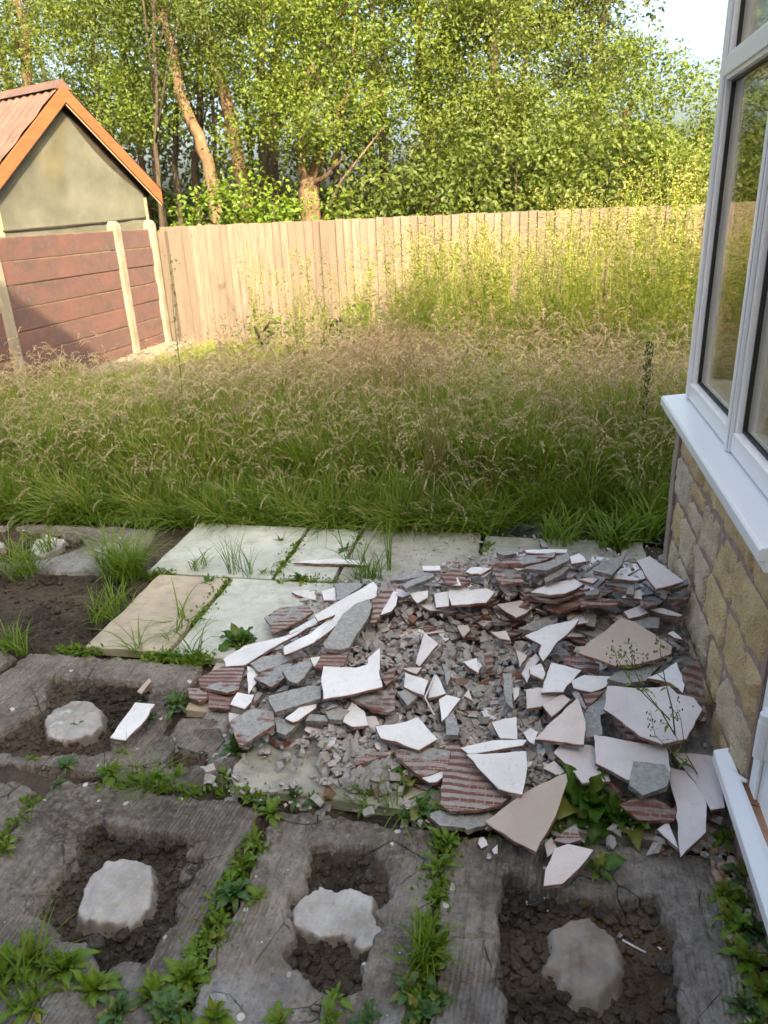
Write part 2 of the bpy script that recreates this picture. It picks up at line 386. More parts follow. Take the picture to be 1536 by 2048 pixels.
def carve(name, sdf, top, step, x0, x1, y0, y1, base=-.060, e=.009, mats=(None,), rough=1.0):
    X, Y = np.meshgrid(np.arange(x0, x1, step), np.arange(y0, y1, step))
    s = sdf(X, Y)
    s = s+rough*(.012*fbm(X*8, Y*8, 2, 71)+.008*fbm(X*20, Y*20, 3, 31))+.005*min(1, rough+.15)*fbm(X*75, Y*75, 2, 41)
    k = ss(-e, e*.55, s)
    Z = base+(top(X, Y)-base)*k+.008*(k*(1-k)*4)*fbm(X*70, Y*70, 2, 21)
    F = grid_faces(X.shape[1], X.shape[0]); keep = (s.ravel()[F] > -e).any(1); F = F[keep]
    u, inv = np.unique(F, return_inverse=True)
    V = np.stack([X, Y, Z], -1).reshape(-1, 3)[u]
    return link(name, mesh_np(name, V, inv.reshape(-1, 4), mats, smooth=True), patio)
CHUNK_LINES = [(-.165, .0, 1.33, .12), (-.165, .0, 1.22, -.05), (-.165, .0, 1.10, .1), (-.165, -.02, .99, .05)]
def bed_sdf(c):
    def f(X, Y):
        s = np.minimum(np.minimum(X-c[0], c[1]-X), np.minimum(Y-c[2], c[3]-Y))
        for hp in HOLES: s = np.minimum(s, -poly_sd(hp, X, Y))
        if c[0] == -.165:       # the bed beside the left of the third hole is cracked across into blocks
            for (a, b, yy, sl) in CHUNK_LINES:
                m = (X < b+.02); d = np.abs(Y-yy-sl*(X-a)-.006*fbm(X*30, Y*0, 2, 3))
                s = np.where(m, np.minimum(s, d-.004+.012), s)
        return s
    return f
for c in CELLS:
    step = .0048 if c[3] < 2.3 else .009
    def top(X, Y, c=c):
        z = c[4]+.005*fbm(X*3, Y*3, 3, 14)+.0030*fbm(X*30, Y*30, 4, 15)-.003*np.abs(fbm(X*60, Y*60, 2, 19))-.007*ss(.62, .9, fbm(X*7, Y*7, 3, 77))
        Pv = np.stack([X*9, Y*9], -1); cell = np.floor(Pv)
        d1 = np.full(X.shape, 9.0); d2 = np.full(X.shape, 9.0)
        for ox in (-1, 0, 1):
            for oy in (-1, 0, 1):
                q = cell+np.array([ox, oy]); jx = _val[_perm[(_perm[q[..., 0].astype(int) & 4095]+q[..., 1].astype(int)) & 4095]]*.5; jy = _val[_perm[(_perm[(q[..., 0].astype(int)+99) & 4095]+q[..., 1].astype(int)) & 4095]]*.5
                dd_ = np.hypot(q[..., 0]+.5+jx-Pv[..., 0]-.12*fbm(X*30, Y*30, 2, 9), q[..., 1]+.5+jy-Pv[..., 1]-.12*fbm(X*30, Y*30, 2, 10)); d2 = np.minimum(d2, np.maximum(d1, dd_)); d1 = np.minimum(d1, dd_)
        z = z-.006*(1-ss(0, .07, d2-d1))*ss(.0, .35, fbm(X*3.1, Y*3.1, 2, 61))
        if c[0] == -.165:
            for (a, b, yy, sl) in CHUNK_LINES:
                z = z-.012*np.exp(-((Y-yy-sl*(X-a)-.006*fbm(X*30, Y*0, 2, 3))/.005)**2)*(X < b+.02)
        if c[0] == -1.335 or c[0] == -2.0 or c[0] == -1.87:   # long scored groove down the bed
            z = z-.008*np.exp(-((X-c[0]-.10-.1*(Y-1.1)-.01*fbm(Y*8, X*0, 2, 1))/.004)**2)
        return z
    carve('mortar_bed', bed_sdf(c), top, step, c[0]-.03, c[1]+.03, max(c[2]-.03, .60), c[3]+.03, mats=[MORTAR])
tt = NT('pale_mortar'); n = tt.noise(5, 6, .6); n2 = tt.noise(60, 6, .7)
cc = tt.mix(tt.ramp(n, .35, .6), (.25, .235, .215), (.46, .45, .43)); cc = tt.mix(tt.ramp(n2, .5, .8, 0, .5), cc, (.54, .53, .50))
w = tt.n('TexWave', wave_type='BANDS', bands_direction='X'); w.inputs['Scale'].default_value = 24; w.inputs['Distortion'].default_value = 1.5; tt.l(tt.co, w.inputs['Vector'])
geo0 = tt.n('NewGeometry'); sp0 = tt.n('SeparateXYZ'); tt.l(geo0.outputs['Normal'], sp0.inputs[0])
cc = tt.mix(tt.math('MULTIPLY', tt.math('MULTIPLY', w.outputs['Fac'], tt.ramp(sp0.outputs[2], .85, .97)), .06), cc, (.14, .13, .12))
cc = tt.mix(tt.ramp(tt.noise(9, 3, co=tt.map(loc=(2, 7, 0))), .64, .70, 0, .6), cc, (.52, .62, .60))
# the colour of a dab turns darker brown where its surface is steep
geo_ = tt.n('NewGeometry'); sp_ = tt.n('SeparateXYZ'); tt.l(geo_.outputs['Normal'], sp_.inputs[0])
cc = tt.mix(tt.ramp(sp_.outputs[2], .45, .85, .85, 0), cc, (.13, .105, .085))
DABM = tt.bsdf(cc, .9, .2, tt.bump(n2, .6, .005))
TANDAB = mat_plain('tan_mortar', (.17, .145, .12), (.31, .275, .235), 9, .93, .2, .9, .006)
for poly, z, _l in DABS:
    P = np.array(poly); (x0, y0), (x1, y1) = P.min(0), P.max(0)
    m = DABM if z > -.01 else MORTAR
    if poly is dab3: m = TANDAB
    carve('mortar_dab', lambda X, Y, p=poly: poly_sd(p, X, Y)+.008+.003*fbm(X*12, Y*12, 2, 88), lambda X, Y, z=z: z-.013+.006*fbm(X*7, Y*7, 3, 5)+.0055*fbm(X*38, Y*38, 4, 6)-.004*np.abs(fbm(X*55, Y*55, 2, 7)), .0045, x0-.03, x1+.03, y0-.03, y1+.03, e=.018, mats=[m], rough=.22)

# loose blocks of mortar by the fifth hole and in the joints
def rock(r, seed, n=2, flat=.6, rough=.28):
    rr = random.Random(seed)
    import bmesh
    bm = bmesh.new(); bmesh.ops.create_icosphere(bm, subdivisions=n, radius=1)
    o = [rr.uniform(0, 50) for _ in range(3)]
    from mathutils import noise as mn
    for v in bm.verts:
        d = v.co.normalized(); k = 1+rough*mn.noise(d*1.4+Vector(o))+rough*.5*mn.noise(d*3.5+Vector(o))
        v.co = Vector((d.x*r*k, d.y*r*k*.8, d.z*r*k*flat))
    me = bpy.data.meshes.new('rock'); bm.to_mesh(me); bm.free(); return me
def block(poly, z0, z1, mat, name='mortar_block', parent=None, **kw):
    P = [tuple(p) for p in poly]; n = len(P); V = []; Fs = []
    cx = sum(p[0] for p in P)/n; cy = sum(p[1] for p in P)/n
    for p in P: V.append((p[0]-cx, p[1]-cy, z0))
    for p in P: V.append((p[0]-cx, p[1]-cy, z1+.002*rnd.uniform(-1, 1)))
    Fs = [tuple(range(n))[::-1], tuple(range(n, 2*n))]+[(i, (i+1) % n, n+(i+1) % n, n+i) for i in range(n)]
    o = link(name, mesh_py(name, V, Fs, [mat]), parent, loc=(cx, cy, 0), **kw)
    bevel(o, .004, 2); return o
block(px(sc_([(510,1060),(560,1000),(640,940),(695,950),(700,990),(650,1055),(600,1070)], 0, 1000, 2)), -.06, .004, MORTAR, parent=patio)
block(px(sc_([(700,940),(760,915),(880,910),(900,960),(860,1000),(800,1012),(710,985)], 0, 1000, 2)), -.06, .0, MORTAR, parent=patio)
block(px(sc_([(840,785),(870,785),(868,872),(832,875)], 0, 1500, 2)), -.05, .01, MORTAR, parent=patio)

# lumps broken off the beds, lying along the rims of the holes
LUMP = [rock(1, 500+i, 2, .6, .5) for i in range(6)]
for m in LUMP: m.materials.append(MORTAR)
for hp, k in ((hole1, 16), (hole2, 12), (hole3, 14), (hole4, 10), (hole6, 4)):
    for _ in range(k):
        i = rnd.randrange(len(hp)); a = np.array(hp[i]); b2 = np.array(hp[(i+1) % len(hp)]); q = a+(b2-a)*rnd.random(); c0 = np.mean(hp, 0); q = q+(c0-q)*rnd.uniform(.03, .16)
        if q[1] < .8: continue
        link('mortar_lump', LUMP[rnd.randrange(6)], patio, loc=(q[0], q[1], -.036+rnd.uniform(0, .008)), rot=(rnd.uniform(-.4, .4), rnd.uniform(-.4, .4), rnd.uniform(0, 6)), scale=rnd.uniform(.008, .024))
# paving slabs
S_PALE = mat_slab('pale_green_slab', (.42, .44, .385), (.58, .59, .53), (.30, .32, .26))
S_TAN = mat_slab('tan_slab', (.41, .345, .265), (.52, .45, .355), (.29, .25, .19))
S_GREY = mat_slab('grey_green_slab', (.28, .275, .23), (.42, .41, .345), (.19, .19, .15))
def slab(x0, x1, y0, y1, mat, z=.014, tilt=(0, 0), cut=None):
    """a riven stone slab with a slightly wavy edge"""
    pts = []; n = 10
    for (ax, ay), (bx, by) in (((x0, y0), (x1, y0)), ((x1, y0), (x1, y1)), ((x1, y1), (x0, y1)), ((x0, y1), (x0, y0))):
        for i in range(n):
            f = i/n; X = ax+(bx-ax)*f; Y = ay+(by-ay)*f
            a = .004*vnoise(X*17+3, Y*17+9)+.002*vnoise(X*60, Y*60)
            pts.append((X+a, Y+a*.8))
    if cut: pts = cut
    cx, cy = (x0+x1)/2, (y0+y1)/2; m = len(pts); V = []; Fs = []
    inset = []
    for (X, Y) in pts:
        V.append((X-cx, Y-cy, -.036))
    for (X, Y) in pts: V.append((X-cx, Y-cy, -.004+.0015*rnd.uniform(-1, 1)))
    for (X, Y) in pts:
        d = math.hypot(X-cx, Y-cy); k = 1-.006/d
        V.append(((X-cx)*k, (Y-cy)*k, 0))
    for L in (0, 1): Fs += [(L*m+i, L*m+(i+1) % m, (L+1)*m+(i+1) % m, (L+1)*m+i) for i in range(m)]
    Fs.append(tuple(range(2*m, 3*m)))
    return link('paving_slab', mesh_py('paving_slab', V, Fs, [mat]), patio, loc=(cx, cy, z), rot=(R(tilt[0]), R(tilt[1]), 0))
slab(-1.725, -1.125, 2.845, 3.425, S_PALE, .014, (.4, .2)); slab(-1.105, -.845, 2.85, 3.43, S_PALE, .012, (0, .3))
slab(-.825, -.23, 2.85, 3.44, S_GREY, .012, (0, -.3)); slab(-.21, .40, 2.86, 3.42, S_GREY, .008); slab(.42, .53, 2.87, 3.42, S_GREY, .006)
slab(-1.645, -1.315, 2.205, 2.815, S_TAN, .018, (.3, .2)); slab(-1.295, -.70, 2.20, 2.825, S_PALE, .014); slab(-.68, -.09, 2.21, 2.82, S_GREY)
slab(-.07, .51, 2.21, 2.82, S_GREY)
slab(-1.105, -.83, 1.90, 2.18, S_TAN, .004, (.5, 0))
bigc = px([(462,1552),(468,1530),(500,1497),(520,1470),(560,1420),(900,1440),(985,1490),(985,1560),(900,1632),(850,1622),(700,1603),(585,1585),(500,1580),(468,1568)], .012)
slab(-.81, -.19, 1.56, 2.19, S_GREY, .012, cut=bigc)
slab(-.17, .43, 1.545, 2.19, S_GREY, .010)

# soil crumbs lying in the holes: nobody could count them
cr = [rock(1, 100+i, 1, .7, .5) for i in range(5)]
CV = [np.array([v.co[:] for v in m.vertices]) for m in cr]; CF = [np.array([p.vertices[:] for p in m.polygons]) for m in cr]
V, Fq, b = [], [], 0
cand = [(hp, w) for hp, w in ((hole1, 900), (hole2, 500), (hole3, 1100), (hole4, 800), (hole6, 250), (hole5, 60), ([(-2.7, 2.2), (-1.7, 2.2), (-1.7, 2.8), (-2.7, 2.8)], 700), ([(-1.36, 1.5), (.45, 1.5), (.45, 1.58), (-1.36, 1.58)], 150), ([(-.70, .8), (-.655, .8), (-.655, 1.53), (-.70, 1.53)], 100), ([(-.21, .8), (-.16, .8), (-.16, 1.53), (-.21, 1.53)], 100))]
def zsoil(x, y):
    i = int(np.clip(round((y-.55)/.009), 0, SX.shape[0]-1)); j = int(np.clip(round((x+3.8)/.009), 0, SX.shape[1]-1)); return SZ[i, j]
for hp, w in cand:
    P = np.array(hp); lo, hi = P.min(0), P.max(0); X = rng.uniform(lo[0], hi[0], w*3); Y = rng.uniform(lo[1], hi[1], w*3)
    ok = poly_sd(hp, X, Y) > .004
    for x, y in zip(X[ok][:w], Y[ok][:w]):
        r = min(.0025+rng.exponential(.0042), .020); k = rng.integers(5); a = rng.uniform(0, 6.28); c, s = math.cos(a), math.sin(a)
        v = CV[k]*r; v = np.stack([v[:, 0]*c-v[:, 1]*s+x, v[:, 0]*s+v[:, 1]*c+y, v[:, 2]+zsoil(x, y)+r*.3], -1)
        V.append(v); Fq.append(CF[k]+b); b += len(v)
link('soil_crumbs', mesh_np('soil_crumbs', np.concatenate(V), np.concatenate(Fq), [SOIL]), kind='stuff', label='dark crumbs of earth lying in the lifted slab beds', cat='soil')

# ================================================================ HOUSE behind the viewer (it throws the shade)
t = NT('house_brick'); bt = t.n('TexBrick'); bt.inputs['Scale'].default_value = 1; bt.inputs['Brick Width'].default_value = .225; bt.inputs['Row Height'].default_value = .075; bt.inputs['Mortar Size'].default_value = .01
t.l(t.map(rot=(R(90), 0, 0)), bt.inputs['Vector']); bt.inputs['Color1'].default_value = (.45, .30, .20, 1); bt.inputs['Color2'].default_value = (.38, .25, .18, 1); bt.inputs['Mortar'].default_value = (.4, .37, .33, 1)
HB = t.bsdf(bt.outputs['Color'], .9)
ROOFM = mat_plain('roof_tiles', (.12, .07, .05), (.2, .12, .09), 6, .85)
UPVC = mat_plain('white_upvc', (.78, .79, .81), (.82, .82, .83), 1.5, .28, .5, .0, .001)
hz = link('house', None, loc=(0, -3.5, -.1), label='tall brick house standing behind the patio and casting its shade', cat='house')
b_ = MB(); b_.box((-9, -8, 0), (9, 0, 7.5)); link('wall', b_.build('wall', [HB]), hz)
b_ = MB(); b_.add([(-9.3, .12, 7.5), (9.3, .12, 7.5), (9.3, -4, 9.6), (-9.3, -4, 9.6), (9.3, -8.3, 7.5), (-9.3, -8.3, 7.5)], [(0, 1, 2, 3), (3, 2, 4, 5), (1, 4, 2), (0, 3, 5), (0, 5, 4, 1)]); link('roof', b_.build('roof', [ROOFM]), hz)

# ================================================================ CONSERVATORY
XW = .53; YE = 2.86; YD = 1.58
con = link('conservatory', None, loc=(XW, YE, 0), label='white framed conservatory on a rough buff stone dwarf wall at the patio edge', cat='conservatory')
def cl(name, mb, mats, **kw):
    V = [(v[0]-XW, v[1]-YE, v[2]) for v in mb.v]; return link(name, mesh_py(name, V, mb.f, mats, mb.m), con, **kw)
MJ = mat_plain('brown_mortar_joint', (.25, .165, .14), (.37, .27, .24), 30, .95, .1, .8, .004)
POSTM = mat_plain('smooth_buff_block', (.27, .21, .17), (.36, .295, .24), 14, .9, .2, .3, .002)
dw = MB(); dw.box((XW+.007, YD, -.1), (XW+.12, YE-.075, .775)); dw.box((XW+.12, YE-.12, -.1), (4.0, YE-.02, .775))
dwo = cl('dwarf_wall', dw, [MJ])
ep = MB(); ep.box((XW-.004, YE-.072, -.1), (XW+.12, YE, .44)); ep.box((XW-.006, YE-.072, .443), (XW+.12, YE-.001, .64)); ep.box((XW-.004, YE-.072, .643), (XW+.12, YE, .775))
bevel(cl('end_quoin', ep, [POSTM]), .003)
def mat_stone(i, a, b):
    t = NT('buff_stone_%s' % 'abc'[i]); t.objco(5); n = t.noise(6, 6, .65); n2 = t.noise(55, 8, .75)
    c = t.mix(t.ramp(n, .35, .65), a, b); c = t.mix(t.ramp(n2, .55, .75, 0, .65), c, tuple(x*.38 for x in a)); c = t.mix(t.ramp(n2, .2, .42, .45, 0), c, tuple(min(.8, x*1.35) for x in b))
    v = t.vor(120); c = t.mix(t.ramp(v, 0, .25, .35, 0), c, (.13, .10, .07))
    return t.bsdf(c, .95, .15, t.bump(t.math('ADD', n2, t.math('MULTIPLY', v, .4)), 1.0, .012))
ST = [mat_stone(0, (.58, .40, .21), (.80, .60, .36)), mat_stone(1, (.56, .44, .30), (.76, .62, .45)), mat_stone(2, (.54, .44, .33), (.72, .61, .48))]
def stone(y0, y1, z0, z1, mat, seed):
    ny = max(6, int((y1-y0)/.011)); nz = max(5, int((z1-z0)/.011)); Y, Z = np.meshgrid(np.linspace(0, 1, ny), np.linspace(0, 1, nz))
    wy, wz = y1-y0, z1-z0
    e = np.minimum(np.minimum(Y, 1-Y)*wy, np.minimum(Z, 1-Z)*wz)
    p = ss(0, .013, e)**.8
    n = fbm(Y*wy*16+seed*3.7, Z*wz*16+seed, 4, seed % 7)
    fac = fbm(Y*wy*7+seed*1.7, Z*wz*7-seed, 2, 3+seed % 5)
    q = np.round(fac*3)/3*.5+fac*.5
    d = -.002+p*(.016+.0045*q+.006*n+.004*fbm(Y*wy*45, Z*wz*45, 2, 4))
    jy = .004*vnoise(Z*3+seed, Z*0); jz = .004*vnoise(Y*4+seed, Y*0+4)
    V = np.stack([-d, (y0-(y0+y1)/2)+Y*wy+jy*(2*Y-1), (z0-(z0+z1)/2)+Z*wz+jz*(2*Z-1)], -1).reshape(-1, 3)
    F = grid_faces(ny, nz)[:, ::-1]
    # skirt to the wall behind
    idx = np.arange(ny*nz).reshape(nz, ny); loop = np.concatenate([idx[0, :], idx[1:, -1], idx[-1, -2::-1], idx[-2:0:-1, 0]])
    Vb = V[loop].copy(); Vb[:, 0] = .012; k = len(V); m = len(loop)
    F2 = np.array([(loop[i], loop[(i+1) % m], k+(i+1) % m, k+i) for i in range(m)])
    link('stone', mesh_np('stone', np.concatenate([V, Vb]), np.concatenate([F, F2]), [mat], smooth=True), dwo, loc=(.012, (y0+y1)/2-YE, (z0+z1)/2))
zc = [-.06, .045, .165, .325, .485, .645, .77]
sd_ = 0
for ci in range(6):
    z0, z1 = zc[ci]+.006, zc[ci+1]-.006; y = YE-.078; r_ = random.Random(ci*5+2)
    first = True
    while y > YD+.03:
        L = r_.uniform(.17, .34) if not first else r_.uniform(.08, .28); first = False
        y0 = max(YD+.002, y-L)
        if y0-YD < .09: y0 = YD+.002
        if y-y0 > .05:
            if r_.random() < .18 and z1-z0 > .13 and y-y0 < .25:
                zm = (z0+z1)/2+r_.uniform(-.01, .02)
                stone(y0+.008, y-.008, z0, zm-.004, ST[r_.choice([0, 1, 2])], sd_); sd_ += 1
                stone(y0+.008, y-.008, zm+.004, z1, ST[r_.choice([0, 1])], sd_)
            else:
                wgt = (y-YD)/(YE-YD)
                stone(y0+.008, y-.008, z0, z1, ST[0] if r_.random() > wgt else ST[r_.choice([1, 2, 1])], sd_)
            sd_ += 1
        y = y0
# sills and frames
sl = MB()
def sillprof(y0, y1):
    prof = [(.47, .797), (.47, .822), (.476, .828), (.548, .836), (.60, .838), (.60, .772), (.485, .772), (.485, .797)]
    n = len(prof); V = [(x, y0, z) for x, z in prof]+[(x, y1, z) for x, z in prof]
    return V, [tuple(range(n)), tuple(range(n, 2*n))[::-1]]+[(i, n+i, n+(i+1) % n, (i+1) % n) for i in range(n)]
V_, F_ = sillprof(1.53, 2.915); sl.add(V_, F_)
bevel(cl('window_sill', sl, [UPVC]), .002)
sl2 = MB(); sl2.box((.602, 2.80, .775), (4.0, 2.913, .835)); bevel(cl('window_sill', sl2, [UPVC]), .002)
GASK = mat_plain('black_gasket', (.012, .012, .014), (.02, .02, .022), 5, .5)
g_ = NT('window_glass'); tr = g_.n('BsdfTransparent'); tr.inputs[0].default_value = (.98, .99, .985, 1); gl = g_.n('BsdfGlossy'); gl.inputs['Roughness'].default_value = .0
fr = g_.n('Fresnel'); fr.inputs[0].default_value = 1.52; mx = g_.n('MixShader'); g_.l(g_.math('MULTIPLY', fr.outputs[0], .9), mx.inputs[0]); g_.l(tr.outputs[0], mx.inputs[1]); g_.l(gl.outputs[0], mx.inputs[2]); g_.l(mx.outputs[0], g_.out.inputs[0]); GLASS = g_.m
X0 = .552
def bar_y(mb, y0, y1, z0, z1):    # a horizontal frame bar along Y
    mb.box((X0, y0, z0), (X0+.075, y1, z1)); mb.box((X0-.008, y0, z0+.012), (X0-.0005, y1, z1-.012))
def bar_z(mb, y0, y1, z0, z1):
    mb.box((X0+.001, y0, z0), (X0+.074, y1, z1)); mb.box((X0-.009, y0+.010, z0), (X0+.0005, y1-.010, z1)); mb.box((X0-.013, y0+.022, z0), (X0-.0095, y1-.022, z1))
cp = MB(); cp.box((X0+.001, 2.80, .839), (X0+.042, 2.86, 2.6)); cp.box((X0-.009, 2.81, .839), (X0+.0005, 2.85, 2.6)); cp.box((X0-.004, 2.861, .839), (X0+.07, 2.872, 2.6)); bevel(cl('corner_post', cp, [UPVC]), .002)
fo = MB(); fo.box((X0+.002, 1.50, .8395), (X0+.073, 2.799, .8795)); frm = cl('window_frame', fo, [UPVC])
def sub(name, mb, mats): 
    V = [(v[0]-XW, v[1]-YE, v[2]) for v in mb.v]; return link(name, mesh_py(name, V, mb.f, mats, mb.m), frm)
for (y0, y1, z0, z1) in ((2.225, 2.799, .880, .90), (1.50, 2.155, .880, .90), (1.50, 2.799, 2.54, 2.6)):
    mu = MB(); mu.box((X0-.006, y0, z0-.035), (X0+.075, y1, z1)); bevel(sub('frame_bar', mu, [UPVC]), .003)
mu = MB(); bar_z(mu, 2.156, 2.224, .8395, 1.842); bevel(sub('mullion', mu, [UPVC]), .002)
mu = MB(); bar_z(mu, 2.156, 2.224, 1.918, 2.54); bevel(sub('mullion', mu, [UPVC]), .002)
tm = MB(); bar_y(tm, 1.50, 2.799, 1.843, 1.917); bevel(sub('transom', tm, [UPVC]), .002)
for (y0, y1, z0, z1) in ((2.225, 2.799, .901, 1.842), (1.50, 2.155, .901, 1.842), (2.225, 2.799, 1.918, 2.539), (1.50, 2.155, 1.918, 2.539)):
    gk = MB(); a = .006
    gk.box((X0+.018, y0, z0), (X0+.03, y0+a, z1)); gk.box((X0+.018, y1-a, z0), (X0+.03, y1, z1)); gk.box((X0+.018, y0+a, z0), (X0+.03, y1-a, z0+a)); gk.box((X0+.018, y0+a, z1-a), (X0+.03, y1-a, z1)); sub('gasket', gk, [GASK])
    pn = MB(); pn.box((X0+.024, y0+a, z0+a), (X0+.028, y1-a, z1-a)); sub('glass_pane', pn, [GLASS])
# the end that looks on the garden
Yf = 2.80
for (z0, z1) in ((.839, .90), (2.54, 2.6), (1.845, 1.915)):
    fe = MB(); fe.box((.60, Yf, z0), (4.0, Yf+.07, z1)); bevel(cl('frame_bar', fe, [UPVC]), .002)
for x in (.5955, 1.45, 2.3, 3.15, 3.94):
    fe = MB(); fe.box((x+.001, Yf-.001, .84), (x+(.06 if x > 1 else .018), Yf+.071, 2.599)); bevel(cl('mullion', fe, [UPVC]), .002)
for x in (.615, 1.511, 2.361, 3.211):
    for (z0, z1) in ((.901, 1.844), (1.916, 2.539)):
        pn = MB(); pn.box((x, Yf+.03, z0), (x+(.745 if x > 1 else .833), Yf+.034, z1)); cl('glass_pane', pn, [GLASS])
FLOORM = mat_plain('conservatory_floor', (.32, .30, .27), (.38, .36, .33), 5, .5)
fl = MB(); fl.box((.65, -.9, .0), (4.0, 2.74, .1)); cl('floor', fl, [FLOORM])
# door
ds = MB(); prof = [(.488, .150), (.488, .176), (.492, .180), (.60, .190), (.60, .12), (.505, .12), (.505, .150)]
n_ = len(prof); V_ = [(x, -.9, z) for x, z in prof]+[(x, 1.70, z) for x, z in prof]
V_ = [(x if not (y > 1.6 and x > .55) else .522, y, z) for x, y, z in V_]
ds.add(V_, [tuple(range(n_)), tuple(range(n_, 2*n_))[::-1]]+[(i, n_+i, n_+(i+1) % n_, (i+1) % n_) for i in range(n_)])
cl('door_sill', ds, [UPVC])
db = MB(); db.box((.53, -.9, -.1), (.62, 1.575, .12)); cl('step_wall', db, [MJ])
dj = MB(); dj.box((.545, 1.500, .192), (.62, 1.572, .769)); dj.box((.537, 1.512, .192), (.5445, 1.560, .769)); dj.box((.545, 1.42, .192), (.61, 1.497, 2.5)); bevel(cl('door_frame', dj, [UPVC]), .003)
dd = MB(); dd.box((.55, .55, .2), (.60, 1.415, .95)); bevel(cl('door_panel', dd, [UPVC]), .003)
sb = MB(); pts = [(.515, 1.62, .186), (.521, 1.60, .187), (.53, 1.585, .188), (.538, 1.576, .19)]
sb.tube(pts, [.004, .006, .0055, .004], 7, wob=.25); cl('sealant_bead', sb, [UPVC])
hg = MB(); hg.tube([(.524, 1.49, .335), (.524, 1.49, .43)], .014, 14); hg.tube([(.524, 1.49, .431), (.524, 1.49, .45)], .0125, 14); hg.box((.53, 1.47, .34), (.5365, 1.53, .44)); cl('door_hinge', hg, [UPVC])
SCREW = mat_plain('dark_screw', (.02, .02, .02), (.05, .05, .05))
# pale blue chest and a settee seen through the glass
BLUEM = mat_plain('pale_blue_paint', (.38, .60, .66), (.45, .66, .71), 4, .5)
bc = link('storage_chest', None, loc=(1.15, 2.05, .1), label='pale blue storage chest with a lid seam seen through the conservatory glass', cat='chest')
b_ = MB(); b_.box((-.30, -.55, 0), (.35, .42, .62)); bevel(link('body', b_.build('body', [BLUEM]), bc), .008)
b_ = MB(); b_.box((-.31, -.56, .628), (.36, .43, .72)); bevel(link('lid', b_.build('lid', [BLUEM]), bc), .01)

# ================================================================ FENCES AND WALL
def mat_fence():
    t = NT('featheredge_larch'); t.objco(9); co = t.map(scale=(1, 1, .07)); n = t.noise(40, 6, .65, co=co); n3 = t.noise(2.5, 3)
    c = t.mix(t.ramp(n, .35, .68), (.108, .080, .066), (.180, .140, .118)); c = t.mix(t.math('MULTIPLY', t.rand, .85), c, (.086, .068, .056)); c = t.mix(t.ramp(t.noise(6, 2), .68, .74, 0, .6), c, (.05, .035, .025))
    c = t.mix(t.ramp(n3, .5, .75, 0, .4), c, (.12, .10, .085))
    return t.bsdf(c, .85, .2, t.bump(n, .4, .004))
FM = mat_fence()
def mat_redpanel():
    t = NT('flaking_red_paint'); t.objco(9); n = t.noise(3.2, 6, .7, co=t.map(scale=(1, 1, 2.2))); n2 = t.noise(13, 6, .7)
    n4 = t.noise(1.6, 4, .6)
    c = t.mix(t.ramp(n, .36, .62), (.080, .054, .053), (.12, .062, .059)); c = t.mix(t.ramp(n2, .54, .68, 0, .65), c, (.105, .096, .095))
    c = t.mix(t.ramp(n4, .55, .68, 0, .6), c, (.15, .070, .062))
    sp = t.n('SeparateXYZ'); t.l(t.tc.outputs['Object'], sp.inputs[0])
    edge = t.ramp(sp.outputs[2], .09, .11, 0, .5); lich = t.ramp(t.noise(9, 4, co=t.map(loc=(4, 1, 2))), .45, .55)
    c = t.mix(t.math('MULTIPLY', edge, lich), c, (.17, .13, .05))
    return t.bsdf(c, .85, .25, t.bump(n2, .6, .006))
RP = mat_redpanel()
def mat_concpost():
    t = NT('weathered_concrete'); t.objco(5); n = t.noise(5, 5); n2 = t.noise(70, 5, .7); c = t.mix(t.ramp(n, .4, .62), (.17, .15, .12), (.23, .205, .17)); c = t.mix(t.ramp(n, .6, .75, 0, .6), c, (.24, .205, .08))
    return t.bsdf(t.mix(t.ramp(n2, .55, .75, 0, .4), c, (.14, .13, .11)), .9, .2, t.bump(n2, .6, .004))
CP = mat_concpost()
# back fence
YF = 9.9; XL = -4.93
bf = link('timber_fence', None, loc=(XL, YF, 0), label='long pale vertical board fence closing the garden under the trees', cat='fence')
bw = .105; m_ = []
for k in range(4):
    b_ = MB(); r_ = random.Random(k); w = .12; z1 = 1.47
    b_.add([(0, -.028, -.2), (w, -.006, -.2), (w, 0, -.2), (0, 0, -.2), (0, -.028, z1), (w, -.006, z1), (w, 0, z1), (0, 0, z1)], [(0, 3, 2, 1), (4, 5, 6, 7), (0, 1, 5, 4), (1, 2, 6, 5), (2, 3, 7, 6), (3, 0, 4, 7)]); m_.append(b_.build('plank', [FM]))
nb = 0; x = 0.0
while x < 12.5:
    link('plank', m_[nb % 4], bf, loc=(x, -.004*(nb % 2)-.002+rnd.uniform(-.003, .003), rnd.uniform(-.008, .006)), rot=(rnd.uniform(-.004, .004), rnd.uniform(-.004, .004), rnd.uniform(-.01, .03)))
    x += bw*rnd.uniform(.93, 1.07); nb += 1
b_ = MB()
for z in (.25, .8, 1.28): b_.box((0, .02, z), (12.5, .06, z+.08))
link('rail', b_.build('rail', [FM]), bf)
